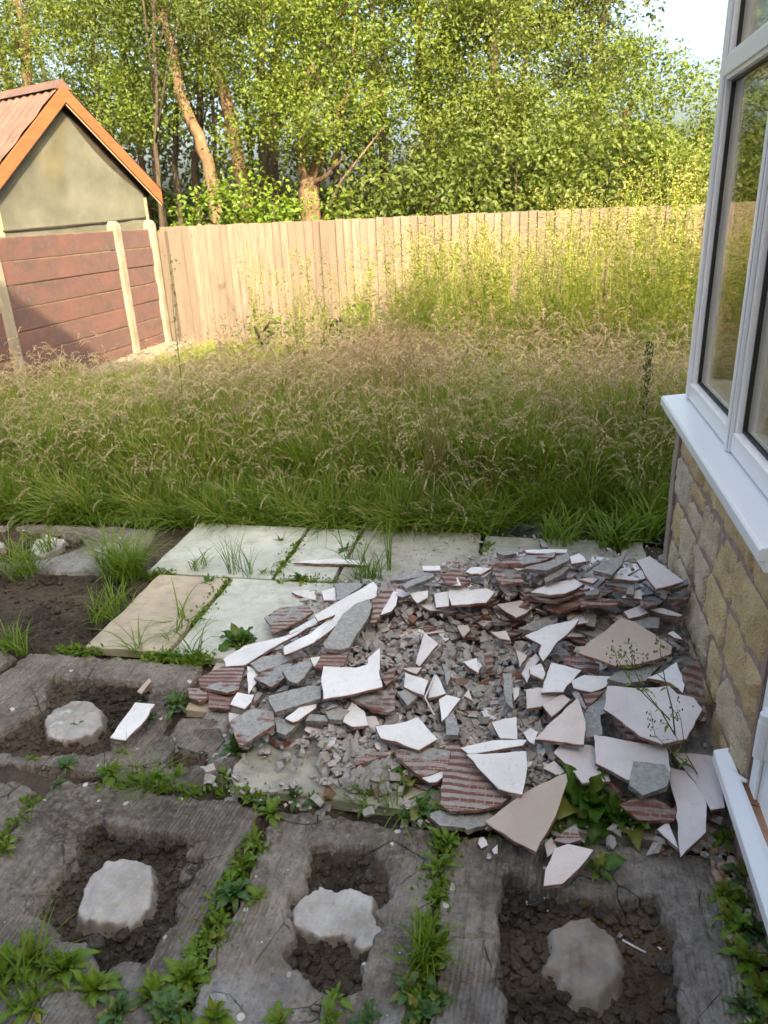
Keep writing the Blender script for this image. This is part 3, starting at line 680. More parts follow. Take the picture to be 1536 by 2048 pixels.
# short stub fence from the wall corner
# painted concrete panel wall down the left side
XR = -5.0
cw = link('panel_wall', None, loc=(XR, 8.8, -.1), label='low wall of peeling red concrete panels slotted between concrete posts', cat='wall')
panh = .222; posts = [9.72, 8.82, 6.55, 4.9, 2.95, 1.0]
for i in range(len(posts)-1):
    y1, y0 = posts[i]-.065, posts[i+1]+.065; L = y1-y0
    b_ = MB(); b_.box((-.025, -L/2, -.109), (.025, L/2, .109)); me = b_.build('panel', [RP])
    for k in range(7):
        bevel(link('panel', me, cw, loc=(rnd.uniform(-.006, .006)+.01*(k % 2), (y0+y1)/2-8.8, .111+k*panh), rot=(rnd.uniform(-.004, .004), rnd.uniform(-.02, .02), rnd.uniform(-.004, .004))), .008)
for i, y in enumerate(posts):
    b_ = MB(); h = 1.66 if i < 2 else 1.60
    b_.box((-.05, -.062, 0), (.07, .062, h-.05)); b_.add([(-.05, -.062, h-.05), (.07, -.062, h-.05), (.07, .062, h-.05), (-.05, .062, h-.05), (-.03, -.04, h), (.04, -.04, h), (.04, .04, h), (-.03, .04, h)], [(4, 5, 6, 7), (0, 1, 5, 4), (1, 2, 6, 5), (2, 3, 7, 6), (3, 0, 4, 7)])
    bevel(link('post', b_.build('post', [CP]), cw, loc=(.0, y-8.8, 0), rot=(rnd.uniform(-.01, .01), rnd.uniform(-.02, .0), 0)), .008)
b_ = MB(); b_.box((.03, -5.8, 0), (.42, .85, .11)); bevel(link('footing', b_.build('footing', [CP]), cw), .02)
# corner post of timber at the end of the board fence
b_ = MB(); b_.box((-.05, -.05, -.15), (.05, .05, 1.42)); bevel(link('fence_post', b_.build('fence_post', [FM]), loc=(-4.86, 9.79, 0), label='square timber post in the corner where the board fence meets the red wall', cat='post'), .006)

# ================================================================ SHED next door
az = R(67.4)                                  # its ridge runs back and to the left
rd = np.array([-math.sin(az), math.cos(az)]); gd = np.array([math.cos(az), math.sin(az)])   # ridge, gable directions
PR = np.array([-5.32, 10.32]); LW = 2.2; PL = PR-gd*LW; mid = (PR+PL)/2
shed = link('shed', None, loc=(PL[0], PL[1], -.1), rot=(0, 0, math.atan2(gd[1], gd[0])), label='felt covered shed with orange barge boards and a brown ridged roof', cat='shed')
# local: x along the gable, y into the shed (away), z up
ze, za = 2.15, 3.14; hw = LW/2; LEN = 3.2
felt = NT('green_grey_felt'); felt.objco(1); n = felt.noise(3, 5); n2 = felt.noise(90, 3, .6); cfe = felt.mix(felt.ramp(n, .35, .65), (.060, .062, .052), (.088, .090, .077)); cfe = felt.mix(felt.ramp(n2, .5, .8, 0, .4), cfe, (.09, .09, .076))
cfe = felt.mix(felt.ramp(felt.noise(1.7, 3, co=felt.map(loc=(3, 3, 3))), .56, .7, 0, .5), cfe, (.075, .06, .03)); FELT = felt.bsdf(cfe, .92, .15, felt.bump(felt.math('ADD', felt.noise(2.2, 3), felt.math('MULTIPLY', n2, .05)), .6, .05))
ORW = NT('orange_stained_board'); ORW.objco(2); n = ORW.noise(22, 5, .6, co=ORW.map(scale=(.15, 1, 1))); OR = ORW.bsdf(ORW.mix(ORW.ramp(n, .35, .7), (.135, .046, .020), (.19, .066, .028)), .7, .3, ORW.bump(n, .3, .004))
DARK = mat_plain('dark_gap_timber', (.02, .017, .014), (.04, .03, .025)); TIM = mat_plain('bare_timber', (.20, .15, .10), (.27, .2, .14), 12, .85)
RF = mat_plain('brown_ridged_sheet', (.075, .045, .040), (.11, .068, .058), 5, .8)
b_ = MB(); b_.add([(0, 0, 0), (LW, 0, 0), (LW, 0, ze), (hw, 0, za), (0, 0, ze), (0, LEN, 0), (LW, LEN, 0), (LW, LEN, ze), (hw, LEN, za), (0, LEN, ze)], [(0, 1, 2, 3, 4), (9, 8, 7, 6, 5), (1, 6, 7, 2), (0, 4, 9, 5), (0, 5, 6, 1)])
link('wall', b_.build('wall', [DARK]), shed)
# felt sheet hung over the gable, with its own wrinkled surface and a lap
nu, nv = 60, 60; U, Vv = np.meshgrid(np.linspace(0.03, LW-.03, nu), np.linspace(0, 1, nv))
topz = za-.16-np.abs(U-hw)*(za-ze)/hw*(1.0+.05*(U > hw)); topz = topz-np.where(U > hw, .10*np.sin(np.clip((U-hw)/hw, 0, 1)*math.pi*1.1).clip(0), 0)
topz = np.maximum(topz, .2)
ZZ = Vv*topz; YY = -.03-.012*fbm(U*2.2, ZZ*2.2, 3, 9)-.03*np.exp(-((U-LW+.25)/.15)**2)*np.exp(-((ZZ-1.75)/.25)**2)+.012*ss(1.61, 1.62, ZZ-.05*(U/LW))
link('felt_sheet', mesh_np('felt_sheet', np.stack([U, YY, ZZ], -1).reshape(-1, 3), grid_faces(nu, nv), [FELT], smooth=True), shed)
b_ = MB(); b_.tube([(.03, -.048, 1.60), (.8, -.052, 1.63), (1.5, -.05, 1.66), (LW-.06, -.052, 1.70)], .011, 6); link('felt_seam', b_.build('felt_seam', [DARK]), shed)
b_ = MB(); b_.box((-.02, -.05, 0), (.05, -.045+.04, ze-.12)); bevel(link('corner_batten', b_.build('corner_batten', [TIM]), shed), .004)
b_ = MB(); b_.box((LW-.03, -.02, 0), (LW+.02, .02, ze-.2)); link('corner_batten', b_.build('corner_batten', [TIM]), shed)
ov = .28; sl_ = (za-ze)/hw
def rake(x0, z0, x1, z1, y0, y1, w, th=None):
    return [(x0, y0, z0-w), (x1, y0, z1-w), (x1, y0, z1), (x0, y0, z0), (x0, y1, z0-w), (x1, y1, z1-w), (x1, y1, z1), (x0, y1, z0)]
FB = [(0, 1, 2, 3), (5, 4, 7, 6), (4, 0, 3, 7), (1, 5, 6, 2), (3, 2, 6, 7), (4, 5, 1, 0)]
for s in (-1, 1):
    b_ = MB(); xe = hw+s*(hw+ov*.62); zz = za-abs(xe-hw)*sl_
    b_.add(rake(xe, zz+.05, hw, za+.05, -.17, -.145, .185), FB); bevel(link('barge_board', b_.build('barge_board', [OR]), shed), .003)
    b_ = MB(); b_.add(rake(xe, zz-.11, hw, za-.11, -.143, -.135, .045), FB); link('barge_batten', b_.build('barge_batten', [TIM]), shed)
    b_ = MB(); b_.add(rake(xe, zz-.02, hw, za-.02, -.13, .0, .02), FB); link('soffit', b_.build('soffit', [DARK]), shed)
# ridged roof sheets: waves run down the slope
for s in (-1, 1):
    nx_, ny_ = 14, 150; u = np.linspace(0, 1, nx_); y = np.linspace(-.15, LEN+.1, ny_); Uu, Yy = np.meshgrid(u, y)
    xe = hw+s*(hw+ov); zz = za-abs(xe-hw)*sl_
    row = np.floor(Uu*3.999); lap = (Uu*4-row)*.03
    Xx = hw+(xe-hw)*Uu; Zz = za+.06+(zz-za)*Uu+.018*np.sin(Yy*2*math.pi/.15)+(lap*(1 if s else 1))
    link('roof_sheet', mesh_np('roof_sheet', np.stack([Xx, Yy, Zz], -1).reshape(-1, 3), grid_faces(nx_, ny_), [RF], smooth=True), shed)
b_ = MB(); b_.add([(hw-.13, -.16, za+.0), (hw, -.16, za+.11), (hw+.13, -.16, za+.0), (hw-.13, LEN+.1, za+.0), (hw, LEN+.1, za+.11), (hw+.13, LEN+.1, za+.0)], [(0, 1, 4, 3), (1, 2, 5, 4), (0, 2, 1), (3, 4, 5)]); link('ridge_cap', b_.build('ridge_cap', [RF]), shed)
# ================================================================ THE PILE OF BROKEN TILES
def H(x, y):
    front = .110*ss(1.40, 2.12, y)*ss(-1.15, -.55, x)*(1-ss(2.50, 2.95, y))
    stack = .19*ss(2.26, 2.38, y)*(1-ss(2.70, 2.98, y))*ss(-.80, .02, x)
    side = .04*ss(.1, .5, x)*ss(1.5, 1.9, y)*(1-ss(2.2, 2.4, y))
    return front+stack+side+.012
def Hf(x, y): return float(H(x, y))
# rubble bed that the larger pieces lie on
PX_, PY_ = np.meshgrid(np.arange(-1.2, .56, .010), np.arange(1.42, 3.02, .010))
inside = (PX_ > -1.02+.25*ss(2.0, 1.5, PY_))
hz_ = H(PX_, PY_)-.040-.035*ss(2.2, 2.3, PY_)+.012*fbm(PX_*25, PY_*25, 4, 51)+.01*fbm(PX_*8, PY_*8, 2, 52)
PZ = np.maximum(hz_, -.09)
F = grid_faces(PX_.shape[1], PX_.shape[0]); V = np.stack([PX_, PY_, PZ], -1).reshape(-1, 3)
keep = (V[F][:, :, 2] > -.01).any(1); F = F[keep]; u, inv = np.unique(F, return_inverse=True)
tt = NT('tile_dust_rubble'); n = tt.noise(30, 7, .7); v = tt.vor(45)
RUB = tt.bsdf(tt.mix(tt.ramp(n, .35, .65), (.19, .184, .178), (.42, .405, .39)), .95, .1, tt.bump(tt.math('ADD', n, v), 1.0, .012))
link('rubble_dust', mesh_np('rubble_dust', V[u], inv.reshape(-1, 4), [RUB], smooth=True), kind='stuff', label='grey dust and crumbs packed between the broken tiles', cat='rubble')

MATS = {'W': (WHITE, BODY, GREY), 'C': (CREAM, BODY, GREY), 'T': (TAN, BODY, GREY), 'P': (PINK, BODY, GREY), 'G': (GREY, GEDGE, BODY), 'R': (RED, BODY, BODY), 'M': (MIXB, BODY, BODY)}
def shard_mesh(pts, zs, th, kind, name='tile_shard', rough=.0022):
    """pts: outline in local xy, counter clockwise; zs: the local height of each"""
    P = []
    n0 = len(pts)
    for i in range(n0):
        a, b = np.array(pts[i]), np.array(pts[(i+1) % n0]); L = np.linalg.norm(b-a); k = max(1, int(L/.022)); nn = np.array([b[1]-a[1], a[0]-b[0]])/(L+1e-9)
        P.append((*a, zs[i]))
        for j in range(1, k):
            f = j/k; q = a+(b-a)*f+nn*rnd.uniform(-rough, rough); P.append((*q, zs[i]*(1-f)+zs[(i+1) % n0]*f))
    n = len(P); cx = sum(p[0] for p in P)/n; cy = sum(p[1] for p in P)/n
    V = [(p[0], p[1], p[2]) for p in P]
    V += [(p[0]+(p[0]-cx)*.004+rnd.uniform(-.0012, .0012), p[1]+(p[1]-cy)*.004+rnd.uniform(-.0012, .0012), p[2]-.0025) for p in P]
    V += [(p[0]+rnd.uniform(-.002, .0025), p[1]+rnd.uniform(-.002, .0025), p[2]-th) for p in P]
    Fs = [tuple(range(n))]+[(L*n+(i+1) % n, L*n+i, (L+1)*n+i, (L+1)*n+(i+1) % n) for L in (0, 1) for i in range(n)]+[tuple(range(2*n, 3*n))[::-1]]
    a, b, c = MATS[kind]; mi = [0]+([0 if kind in 'WCTP' else 1]*n)+[1]*n+[2]
    return mesh_py(name, V, Fs, [a, b, c], mi)
A_ = (400, 1080, 2.793); B_ = (900, 1060, 2.793); C_ = (700, 1500, 1.837); P_ = (0, 0, 1); E_ = (780, 1060, 4.655); K_ = (1080, 1060, 4.655)
# frame, kind, extra height, (tilt x, tilt y) or None, outline, label
S = [
(A_,'W',-9,0,[(520,125),(640,112),(760,103),(935,118),(930,140),(780,132),(640,130)],'long thin white sliver lying across the pale slab by the weeds'),
(A_,'W',-9,0,[(512,288),(560,281),(640,282),(650,335),(600,325),(540,305)],'small white curved piece lying on the slab at the back left of the pile'),
(A_,'W',.0,None,[(680,285),(755,265),(760,335),(690,335)],'small square white piece beside the grey tipped tile at the back left of the pile'),
(A_,'G',.01,None,[(757,240),(890,238),(905,255),(800,330),(765,335)],'grey cement backed piece tipped up behind the long white tile'),
(A_,'W',.035,None,[(640,420),(800,328),(970,232),(992,262),(985,320),(880,350),(790,450),(700,525),(640,570),(760,415),(660,452)],'longest broad white tile strip pointing up from the middle of the left lobe'),
(A_,'W',.012,None,[(130,665),(250,590),(480,535),(640,448),(660,456),(500,548),(420,592),(250,695),(145,705)],'narrow white tile strip running low along the left edge beside the leafy weed'),
(A_,'W',.03,None,[(468,595),(620,520),(757,412),(700,490),(640,568),(540,615),(473,640)],'white tile with a swept sickle edge lying on the long strip'),
(A_,'G',.05,None,[(690,580),(745,500),(800,410),(870,355),(945,328),(962,370),(945,420),(890,505),(830,600),(780,612),(700,605)],'large rough grey cement slab leaning over the long white strips'),
(A_,'M',.008,None,[(360,432),(450,375),(600,363),(635,400),(560,450),(400,525),(395,480)],'grey and red striped tile back at the left beside the white slab'),
(A_,'W',.01,None,[(500,512),(600,455),(650,430),(655,470),(560,500),(500,525)],'thin white wedge between the striped piece and the narrow strip'),
(A_,'R',.03,(.1,.35),[(963,330),(1085,240),(1110,260),(1065,330),(1020,395),(985,460),(950,460),(965,400)],'dark red ribbed piece standing behind the large grey cement slab'),
(A_,'W',.03,None,[(1010,415),(1080,285),(1105,290),(1095,360),(1070,395)],'white curved piece right of the dark red ribbed one'),
(A_,'P',.02,None,[(1100,270),(1165,285),(1180,300),(1130,318),(1090,305)],'small pale piece above the curved white one'),
(A_,'W',.03,None,[(1172,297),(1275,283),(1270,320),(1215,352)],'white kite shaped piece at the left end of the stack'),
(A_,'R',.03,(0,.25),[(1350,200),(1430,148),(1470,190),(1505,240),(1380,247)],'red striped back of a tile sloping at the top left of the stack'),
(A_,'W',.05,None,[(1385,250),(1440,205),(1460,252)],'small white triangle resting on the red striped tile back'),
(A_,'W',.045,None,[(1310,300),(1395,285),(1390,368),(1320,374)],'white squarish piece joined to the crumb covered white tile'),
(B_,'W',.05,None,[(0,312),(60,292),(110,300),(150,330),(200,325),(250,345),(200,405),(100,412),(10,418),(-8,360)],'white tile with grey crumbs heaped on it at the front of the stack'),
(A_,'G',.012,None,[(280,690),(350,650),(430,640),(530,648),(480,682),(400,715),(330,737)],'flaky grey cement piece below the sickle edged white tile'),
(A_,'W',.0,None,[(262,705),(350,722),(345,765),(300,810),(270,858),(265,780)],'white piece tapering to a point below the flaky grey cement'),
(A_,'M',.008,None,[(300,770),(420,700),(520,690),(470,770),(400,822)],'grey and red ridged piece between two flaky cement plates'),
(A_,'G',.035,None,[(455,730),(540,690),(610,665),(625,700),(580,770),(540,800),(500,790)],'mottled grey plate lying over the ridged piece in the left lobe'),
(A_,'R',.02,None,[(640,710),(690,617),(760,612),(832,622),(800,705),(760,712)],'red striped tile back above the large notched white tile'),
(A_,'W',.01,None,[(615,658),(672,650),(650,706),(635,704)],'tiny white chip left of the red striped tile back'),
(A_,'W',.05,None,[(678,790),(690,705),(870,714),(935,695),(940,660),(1005,602),(1000,740),(1018,818),(850,858),(690,885)],'large white tile with a notch and a raised corner in the middle of the pile'),
(A_,'M',.02,None,[(835,880),(870,855),(1050,833),(1090,842),(1085,950),(1050,962),(960,945)],'grey grooved piece below the large notched white tile'),
(A_,'G',.03,None,[(382,872),(500,838),(620,812),(672,815),(674,885),(540,925),(420,960),(395,920)],'long grey mortar coated piece like a log in the left lobe'),
(A_,'W',.022,None,[(475,995),(560,930),(650,910),(645,935),(545,1010),(520,1015)],'white blade shaped piece under the long grey mortar piece'),
(A_,'M',.03,None,[(160,1015),(290,940),(410,958),(415,1030),(330,1085),(240,1145),(215,1140)],'grey piece with a patch of red grid at the lower left corner of the pile'),
(A_,'R',.006,None,[(-10,770),(90,720),(215,680),(248,720),(215,835),(150,852),(0,822)],'red tile back with a pale waffle grid at the far left of the pile'),
(A_,'R',-9,0,[(-70,828),(45,832),(42,880),(0,905),(-60,880)],'small striped red piece at the leftmost tip of the pile'),
(A_,'R',-9,0,[(50,840),(120,842),(200,852),(172,900),(165,942),(45,935)],'striped red piece lying flat beside the leftmost one'),
(A_,'W',.008,None,[(170,915),(210,850),(300,866),(285,905),(250,942)],'white piece with five sides beside the striped red ones'),
(A_,'W',-9,(.05,.1),[(668,1025),(800,1037),(835,1060),(790,1130),(690,1187),(668,1120)],'white shield shaped piece lying on the grey slab'),
(A_,'W',.012,None,[(800,1012),(820,955),(850,900),(920,960),(940,1032),(850,1042)],'white piece below the grooved grey one'),
(A_,'W',.035,None,[(980,1040),(1080,1030),(1150,1015),(1215,990),(1325,1110),(1220,1172),(1100,1125),(1010,1105)],'big white arrow shaped piece near the front of the pile'),
(A_,'W',.035,None,[(1145,740),(1275,785),(1250,867),(1190,845),(1140,820)],'white piece left of the curled strip in the rubble'),
(A_,'W',.02,None,[(1278,860),(1290,800),(1320,750),(1372,857),(1275,882)],'white triangle right of the curled strip in the rubble'),
(A_,'C',.03,(.2,.3),[(1130,715),(1240,712),(1210,747)],'cream sliver triangle in the upper rubble'),
(A_,'P',.03,(.1,.45),[(1205,690),(1230,600),(1255,515),(1330,580),(1270,650),(1225,702)],'tall pale pink piece leaning in the grey rubble'),
(A_,'W',.028,None,[(1335,890),(1380,865),(1455,885),(1420,930),(1380,985),(1350,1012)],'white tongue shaped piece amid the grey chips'),
(A_,'G',.03,None,[(1365,980),(1410,950),(1450,1060),(1440,1090),(1375,1087)],'grey cement piece beneath the white tongue'),
(A_,'G',.03,(.2,.3),[(1350,690),(1405,740),(1380,812)],'grey pointed flake among the chips'),
(A_,'G',-9,0,[(790,1165),(850,1140),(895,1157),(905,1190),(880,1208),(800,1205)],'rounded grey stone shaped flake on the slab beside the red sticks'),
(A_,'R',.0,None,[(860,1222),(970,1190),(1080,1170),(1080,1192),(980,1222),(870,1256)],'longer red clay stick lying across the front slab'),
(A_,'R',-9,0,[(785,1275),(920,1240),(922,1262),(785,1290)],'shorter red clay stick lying across the front slab'),
(A_,'M',.02,None,[(1090,1180),(1130,1168),(1280,1160),(1400,1180),(1380,1275),(1240,1325),(1170,1270),(1100,1215)],'red and grey striped piece at the front under the arrow shaped one'),
(A_,'W',.018,None,[(1240,1325),(1380,1280),(1370,1312),(1320,1352),(1280,1352)],'white corner under the red and grey striped piece'),
(A_,'R',.03,(.3,.3),[(1010,772),(1090,690),(1097,720),(1075,780),(1040,812)],'dark red edge piece right of the large notched tile'),
(A_,'G',.025,None,[(1100,850),(1160,830),(1215,870),(1160,925)],'grey flake right of the grooved piece'),
(A_,'G',.02,None,[(700,960),(780,935),(835,952),(790,1005),(720,1000)],'grey flake below the large notched white tile'),
(A_,'G',.01,None,[(590,1010),(610,970),(700,980),(716,1012)],'small brownish grey flake in front of the long mortar piece'),
(A_,'W',.03,None,[(1470,680),(1540,665),(1575,700),(1550,745),(1490,705)],'white wedge at the middle of the rubble'),
(A_,'G',.005,None,[(415,980),(470,1002),(550,1020),(480,1090),(430,1072)],'grey and red crumbly piece below the white blade'),
(A_,'C',.03,(.1,.4),[(1475,870),(1500,832),(1522,895)],'small cream triangle standing in the chips'),
(B_,'M',.05,(.0,.1),[(250,190),(340,165),(470,140),(590,122),(580,150),(500,178),(410,192),(300,190)],'long pale tile with a red edge along the back of the stack'),
(B_,'W',.05,(.0,.1),[(420,112),(540,106),(655,108),(650,125),(560,130),(430,125)],'thin white slip at the very back of the stack'),
(B_,'G',.02,0,[(260,125),(365,113),(372,130),(300,141)],'small pale chip behind the stack near the dead grass'),
(B_,'G',.06,None,[(410,215),(490,190),(560,172),(660,125),(668,167),(600,200),(540,225),(440,217)],'broad pale grey plate at the back of the stack'),
(B_,'W',.055,None,[(668,150),(720,130),(745,148),(762,172),(680,186)],'white half round piece at the back of the stack'),
(B_,'W',.04,None,[(300,180),(340,176),(412,213),(380,224)],'white pointed piece behind the red grid tile'),
(B_,'R',.055,(.0,.4),[(235,195),(290,175),(340,195),(380,220),(412,290),(290,302),(255,270)],'red tile back with a white grid leaning on top of the stack'),
(B_,'W',.04,None,[(90,230),(140,205),(230,213),(170,246)],'white piece left of the red grid tile on the stack'),
(B_,'G',.06,None,[(525,270),(620,208),(672,206),(615,255),(535,292)],'oblong pale grey bar across the stack'),
(B_,'W',.075,(.0,.15),[(455,345),(560,300),(690,272),(745,300),(700,330),(640,352),(560,360)],'bright white pointed oval piece on the stack front'),
(B_,'R',.055,(.0,.2),[(445,362),(640,360),(700,342),(782,325),(740,355),(600,398),(500,390)],'rough red piece directly under the bright white oval one'),
(B_,'R',.04,(.1,.6),[(520,425),(620,395),(700,370),(755,378),(752,410),(650,445),(600,458)],'red clay piece with ribs tipped towards the viewer under the oval white one'),
(B_,'G',.07,None,[(800,225),(850,175),(980,135),(960,190),(905,250)],'grey white piece pointing up at the top of the stack'),
(B_,'P',.085,(.12,.28),[(1045,170),(1115,145),(1200,205),(1305,285),(1235,308),(1150,327),(1120,290)],'large pale pink wedge on the top right of the stack by the stone wall'),
(B_,'W',.06,(0,.1),[(870,258),(960,250),(1060,268),(1052,280),(870,267)],'thin white slat with a red edge in the upper stack'),
(B_,'C',.055,None,[(720,275),(780,265),(832,270),(800,296)],'small cream slip right of the bright oval piece'),
(B_,'R',.05,(.1,.4),[(890,300),(990,330),(1000,347),(940,335),(900,322)],'short red strip in the middle of the stack'),
(B_,'W',.05,None,[(960,375),(1010,345),(1065,330),(1072,385)],'white block corner below the short red strip'),
(B_,'G',.05,None,[(1190,300),(1270,285),(1342,273),(1367,302),(1240,332)],'grey piece touching the stone wall below the pink wedge'),
(B_,'P',.05,None,[(970,455),(1060,420),(1107,462),(1060,480),(1000,492)],'lilac white piece low in the stack face'),
(B_,'G',.045,None,[(1000,515),(1110,485),(1172,490),(1165,547),(1080,545)],'pale plate with a small chip on it low in the stack'),
(B_,'R',.05,(.0,.3),[(750,385),(850,380),(952,393),(930,417),(760,422)],'red edged piece in the middle of the stack face'),
(B_,'C',.055,None,[(265,415),(330,405),(400,390),(457,437),(420,465),(370,487),(310,452)],'thick pale block of two tiles stuck together left of the stack face'),
(B_,'G',.035,None,[(380,550),(450,520),(520,492),(600,467),(602,510),(540,540),(470,562)],'grey green plate under the stack above the rubble'),
(B_,'W',.075,(.1,.35),[(420,590),(560,530),(720,497),(700,530),(650,585),(600,622),(555,690),(520,730),(495,690),(512,640)],'white wing shaped tile lifted over the dark hollow in the middle'),
(B_,'T',.085,(.0,.30),[(715,682),(770,630),(860,570),(960,490),(1030,512),(1140,580),(1240,650),(1235,690),(1150,722),(1060,745),(920,757)],'large tan dome shaped tile leaning on the stack near the wall'),
(B_,'R',.03,(.0,.3),[(630,700),(740,703),(835,750),(832,792),(720,772),(650,747)],'red grid tile back below the white wing shaped tile'),
(B_,'W',.05,None,[(510,905),(540,820),(567,740),(735,783),(650,870),(632,902)],'white flag shaped piece right of the rubble'),
(B_,'W',.045,None,[(680,842),(750,810),(897,818),(872,872),(790,902),(690,882)],'white flat piece with tiny holes under the tan dome'),
(B_,'G',.04,None,[(880,832),(960,765),(1070,752),(1182,748),(1090,842),(980,858)],'grey piece half hidden below the tan dome'),
(B_,'W',.065,None,[(1100,825),(1190,790),(1265,738),(1295,810),(1313,855),(1300,907),(1230,850)],'white hooked piece right of the weed stems'),
(B_,'R',.055,(-.25,.55),[(1295,780),(1340,740),(1392,700),(1420,900),(1432,1062),(1390,1080),(1320,930)],'tall dark red grid tile standing against the stone wall'),
(B_,'P',.075,(.0,.25),[(862,1000),(880,870),(1020,882),(1160,880),(1220,868),(1270,915),(1360,935),(1408,1000),(1320,1165),(1180,1192),(1060,1150),(950,1060)],'largest pinkish many sided tile on the right side of the pile'),
(B_,'C',.035,None,[(425,890),(500,880),(640,900),(510,985),(430,995)],'cream piece with a pointed right corner beside the grey chips'),
(B_,'C',.045,None,[(515,975),(630,915),(672,950),(620,1000),(570,1042)],'small cream piece touching the upright triangle'),
(B_,'C',.07,(.15,.3),[(475,1165),(590,1050),(712,938),(745,1030),(757,1072),(747,1197),(600,1180)],'cream triangular tile with a rounded right side leaning at the centre right'),
(B_,'G',.04,None,[(680,912),(712,893),(762,990),(755,1002)],'narrow grey slip behind the cream triangle'),
(B_,'G',.035,None,[(750,1020),(870,890),(902,1010),(840,1032),(852,1142),(757,1162)],'grey piece right of the cream triangle'),
(B_,'R',.035,(.1,.5),[(740,920),(857,898),(770,1002)],'small dark red wedge behind the cream triangle'),
(B_,'R',.035,None,[(905,1060),(1040,1130),(1290,1197),(1270,1222),(1140,1205),(1000,1160)],'long red strip under the largest pinkish tile'),
(B_,'P',.03,None,[(400,800),(430,740),(480,690),(502,720),(460,780),(430,852)],'pale bow shaped piece at the edge of the rubble'),
(B_,'W',.045,None,[(445,770),(510,745),(532,800),(520,832),(450,800)],'little white piece resting on the bow shaped one'),
(B_,'W',.04,None,[(80,735),(150,715),(160,797),(110,765)],'white triangle in the upper left of the grey chips'),
(B_,'C',.035,None,[(40,540),(100,530),(112,560),(75,597)],'small cream oval flake below the crumb covered tile'),
(B_,'C',.04,(.1,.3),[(230,570),(312,563),(337,612),(280,605)],'cream flake left of the white wing shaped tile'),
(B_,'R',.04,(.3,.4),[(190,690),(230,670),(242,760),(205,777)],'orange red brick chip among the grey chips'),
(B_,'C',.04,None,[(370,670),(432,700),(390,762)],'cream triangular chip near the bow shaped piece'),
(B_,'W',.035,None,[(345,880),(387,880),(385,920),(360,952)],'white chip below the grey plank in the rubble'),
(B_,'G',.045,(.0,.3),[(295,800),(345,800),(352,1000),(312,960)],'grey narrow plank of mortar standing in the rubble'),
(B_,'W',.035,(.05,.35),[(235,1075),(300,1055),(372,1045),(377,1167),(280,1162)],'white block end above the curved white strip'),
(B_,'W',.045,None,[(60,1217),(240,1175),(430,1172),(405,1202),(250,1230),(100,1247)],'curved white strip above the speckled white tile'),
(B_,'W',.062,(.0,.22),[(95,1252),(250,1247),(425,1235),(432,1320),(402,1477),(330,1460),(270,1442),(190,1360)],'white tile with dark specks at the front of the pile'),
(B_,'R',.025,(.0,.12),[(-55,1530),(-40,1360),(-25,1200),(40,1185),(110,1275),(250,1450),(345,1485),(280,1532),(160,1565),(0,1568)],'large fan shaped red striped tile back at the front of the pile'),
(C_,'T',.045,(.05,.25),[(497,262),(560,215),(620,170),(700,125),(793,85),(798,112),(770,200),(740,270),(684,374),(600,330)],'large tan wedge pointing to the viewer at the front of the pile'),
(B_,'P',.03,None,[(580,1242),(620,1195),(700,1195),(790,1202),(882,1272),(892,1402),(820,1405),(740,1412),(690,1350)],'pale pink tile behind the big leafy dock plant'),
(B_,'P',.055,(.0,.15),[(803,1145),(930,1165),(1210,1215),(1232,1342),(1190,1402),(990,1395),(900,1342),(815,1300)],'broad pale pink tile above the leafy dock plant'),
(B_,'G',.062,(.0,.15),[(1025,1290),(1100,1297),(1200,1310),(1227,1360),(1210,1432),(1080,1482),(1000,1422)],'grey cement patch piece lying on the broad pink tile'),
(B_,'P',.02,None,[(1240,1242),(1380,1250),(1490,1270),(1515,1400),(1535,1550),(1460,1562),(1370,1400)],'pale pink tile between the weed and the door sill'),
(C_,'P',.035,(.0,.12),[(1160,60),(1240,78),(1290,150),(1310,200),(1308,300),(1260,345),(1217,392),(1205,300),(1198,190)],'long pale tongue shaped tile ending in a point at the lower right'),
(B_,'R',.03,(.0,.3),[(950,1530),(1040,1500),(1112,1480),(1200,1530),(1282,1580),(1250,1620),(1060,1622)],'dark red grid tile back right of the leafy dock plant'),
(B_,'C',.02,None,[(520,1330),(580,1290),(642,1350),(602,1372)],'small cream piece right of the speckled white tile'),
(B_,'W',.035,None,[(410,1130),(450,1105),(490,1130),(470,1197),(440,1180)],'small white bent piece left of the cream triangle'),
(C_,'W',.01,(.1,.3),[(1130,290),(1168,263),(1207,362),(1150,310)],'white narrow triangle left of the long tongue shaped tile'),
(C_,'C',.035,(.05,.3),[(712,497),(718,440),(752,362),(800,345),(892,366),(845,430),(782,490)],'pale five sided tile at the front tip of the pile above the hole'),
(C_,'C',.01,None,[(715,345),(740,320),(762,362),(727,392)],'little cream chip behind the front tip tile'),
(C_,'R',.03,(.1,.3),[(748,332),(790,295),(832,270),(847,330),(800,345)],'small red ribbed piece behind the front tip tile'),
(C_,'G',.0,0,[(380,245),(510,235),(560,260),(430,297)],'grey tile piece under the big tan wedge'),
(C_,'G',-9,0,[(285,240),(330,225),(480,270),(445,292),(330,282)],'pale grey piece flat on the ground under the fan shaped tile'),
(P_,'W',.03,(.02,.05),[(220,1475),(270,1405),(309,1408),(290,1440),(250,1480)],'white grooved plastic strip lying alone on the lifted bed at the left'),
(P_,'T',-.0,(.3,.5),[(276,1390),(300,1364),(304,1370),(284,1395)],'small brown sliver leaning at the corner of the lifted bed'),
(E_,'G',.03,None,[(0,470),(110,410),(180,390),(330,395),(410,405),(250,440),(100,465)],'pale flat piece at the back left end of the stack'),
(E_,'G',.045,(.0,.1),[(110,510),(220,455),(400,408),(410,430),(300,480),(150,545)],'dark slaty bundle of thin cement strips at the back left'),
(E_,'W',.02,None,[(300,335),(460,330),(470,375),(310,375)],'pale slip behind the dark slaty bundle'),
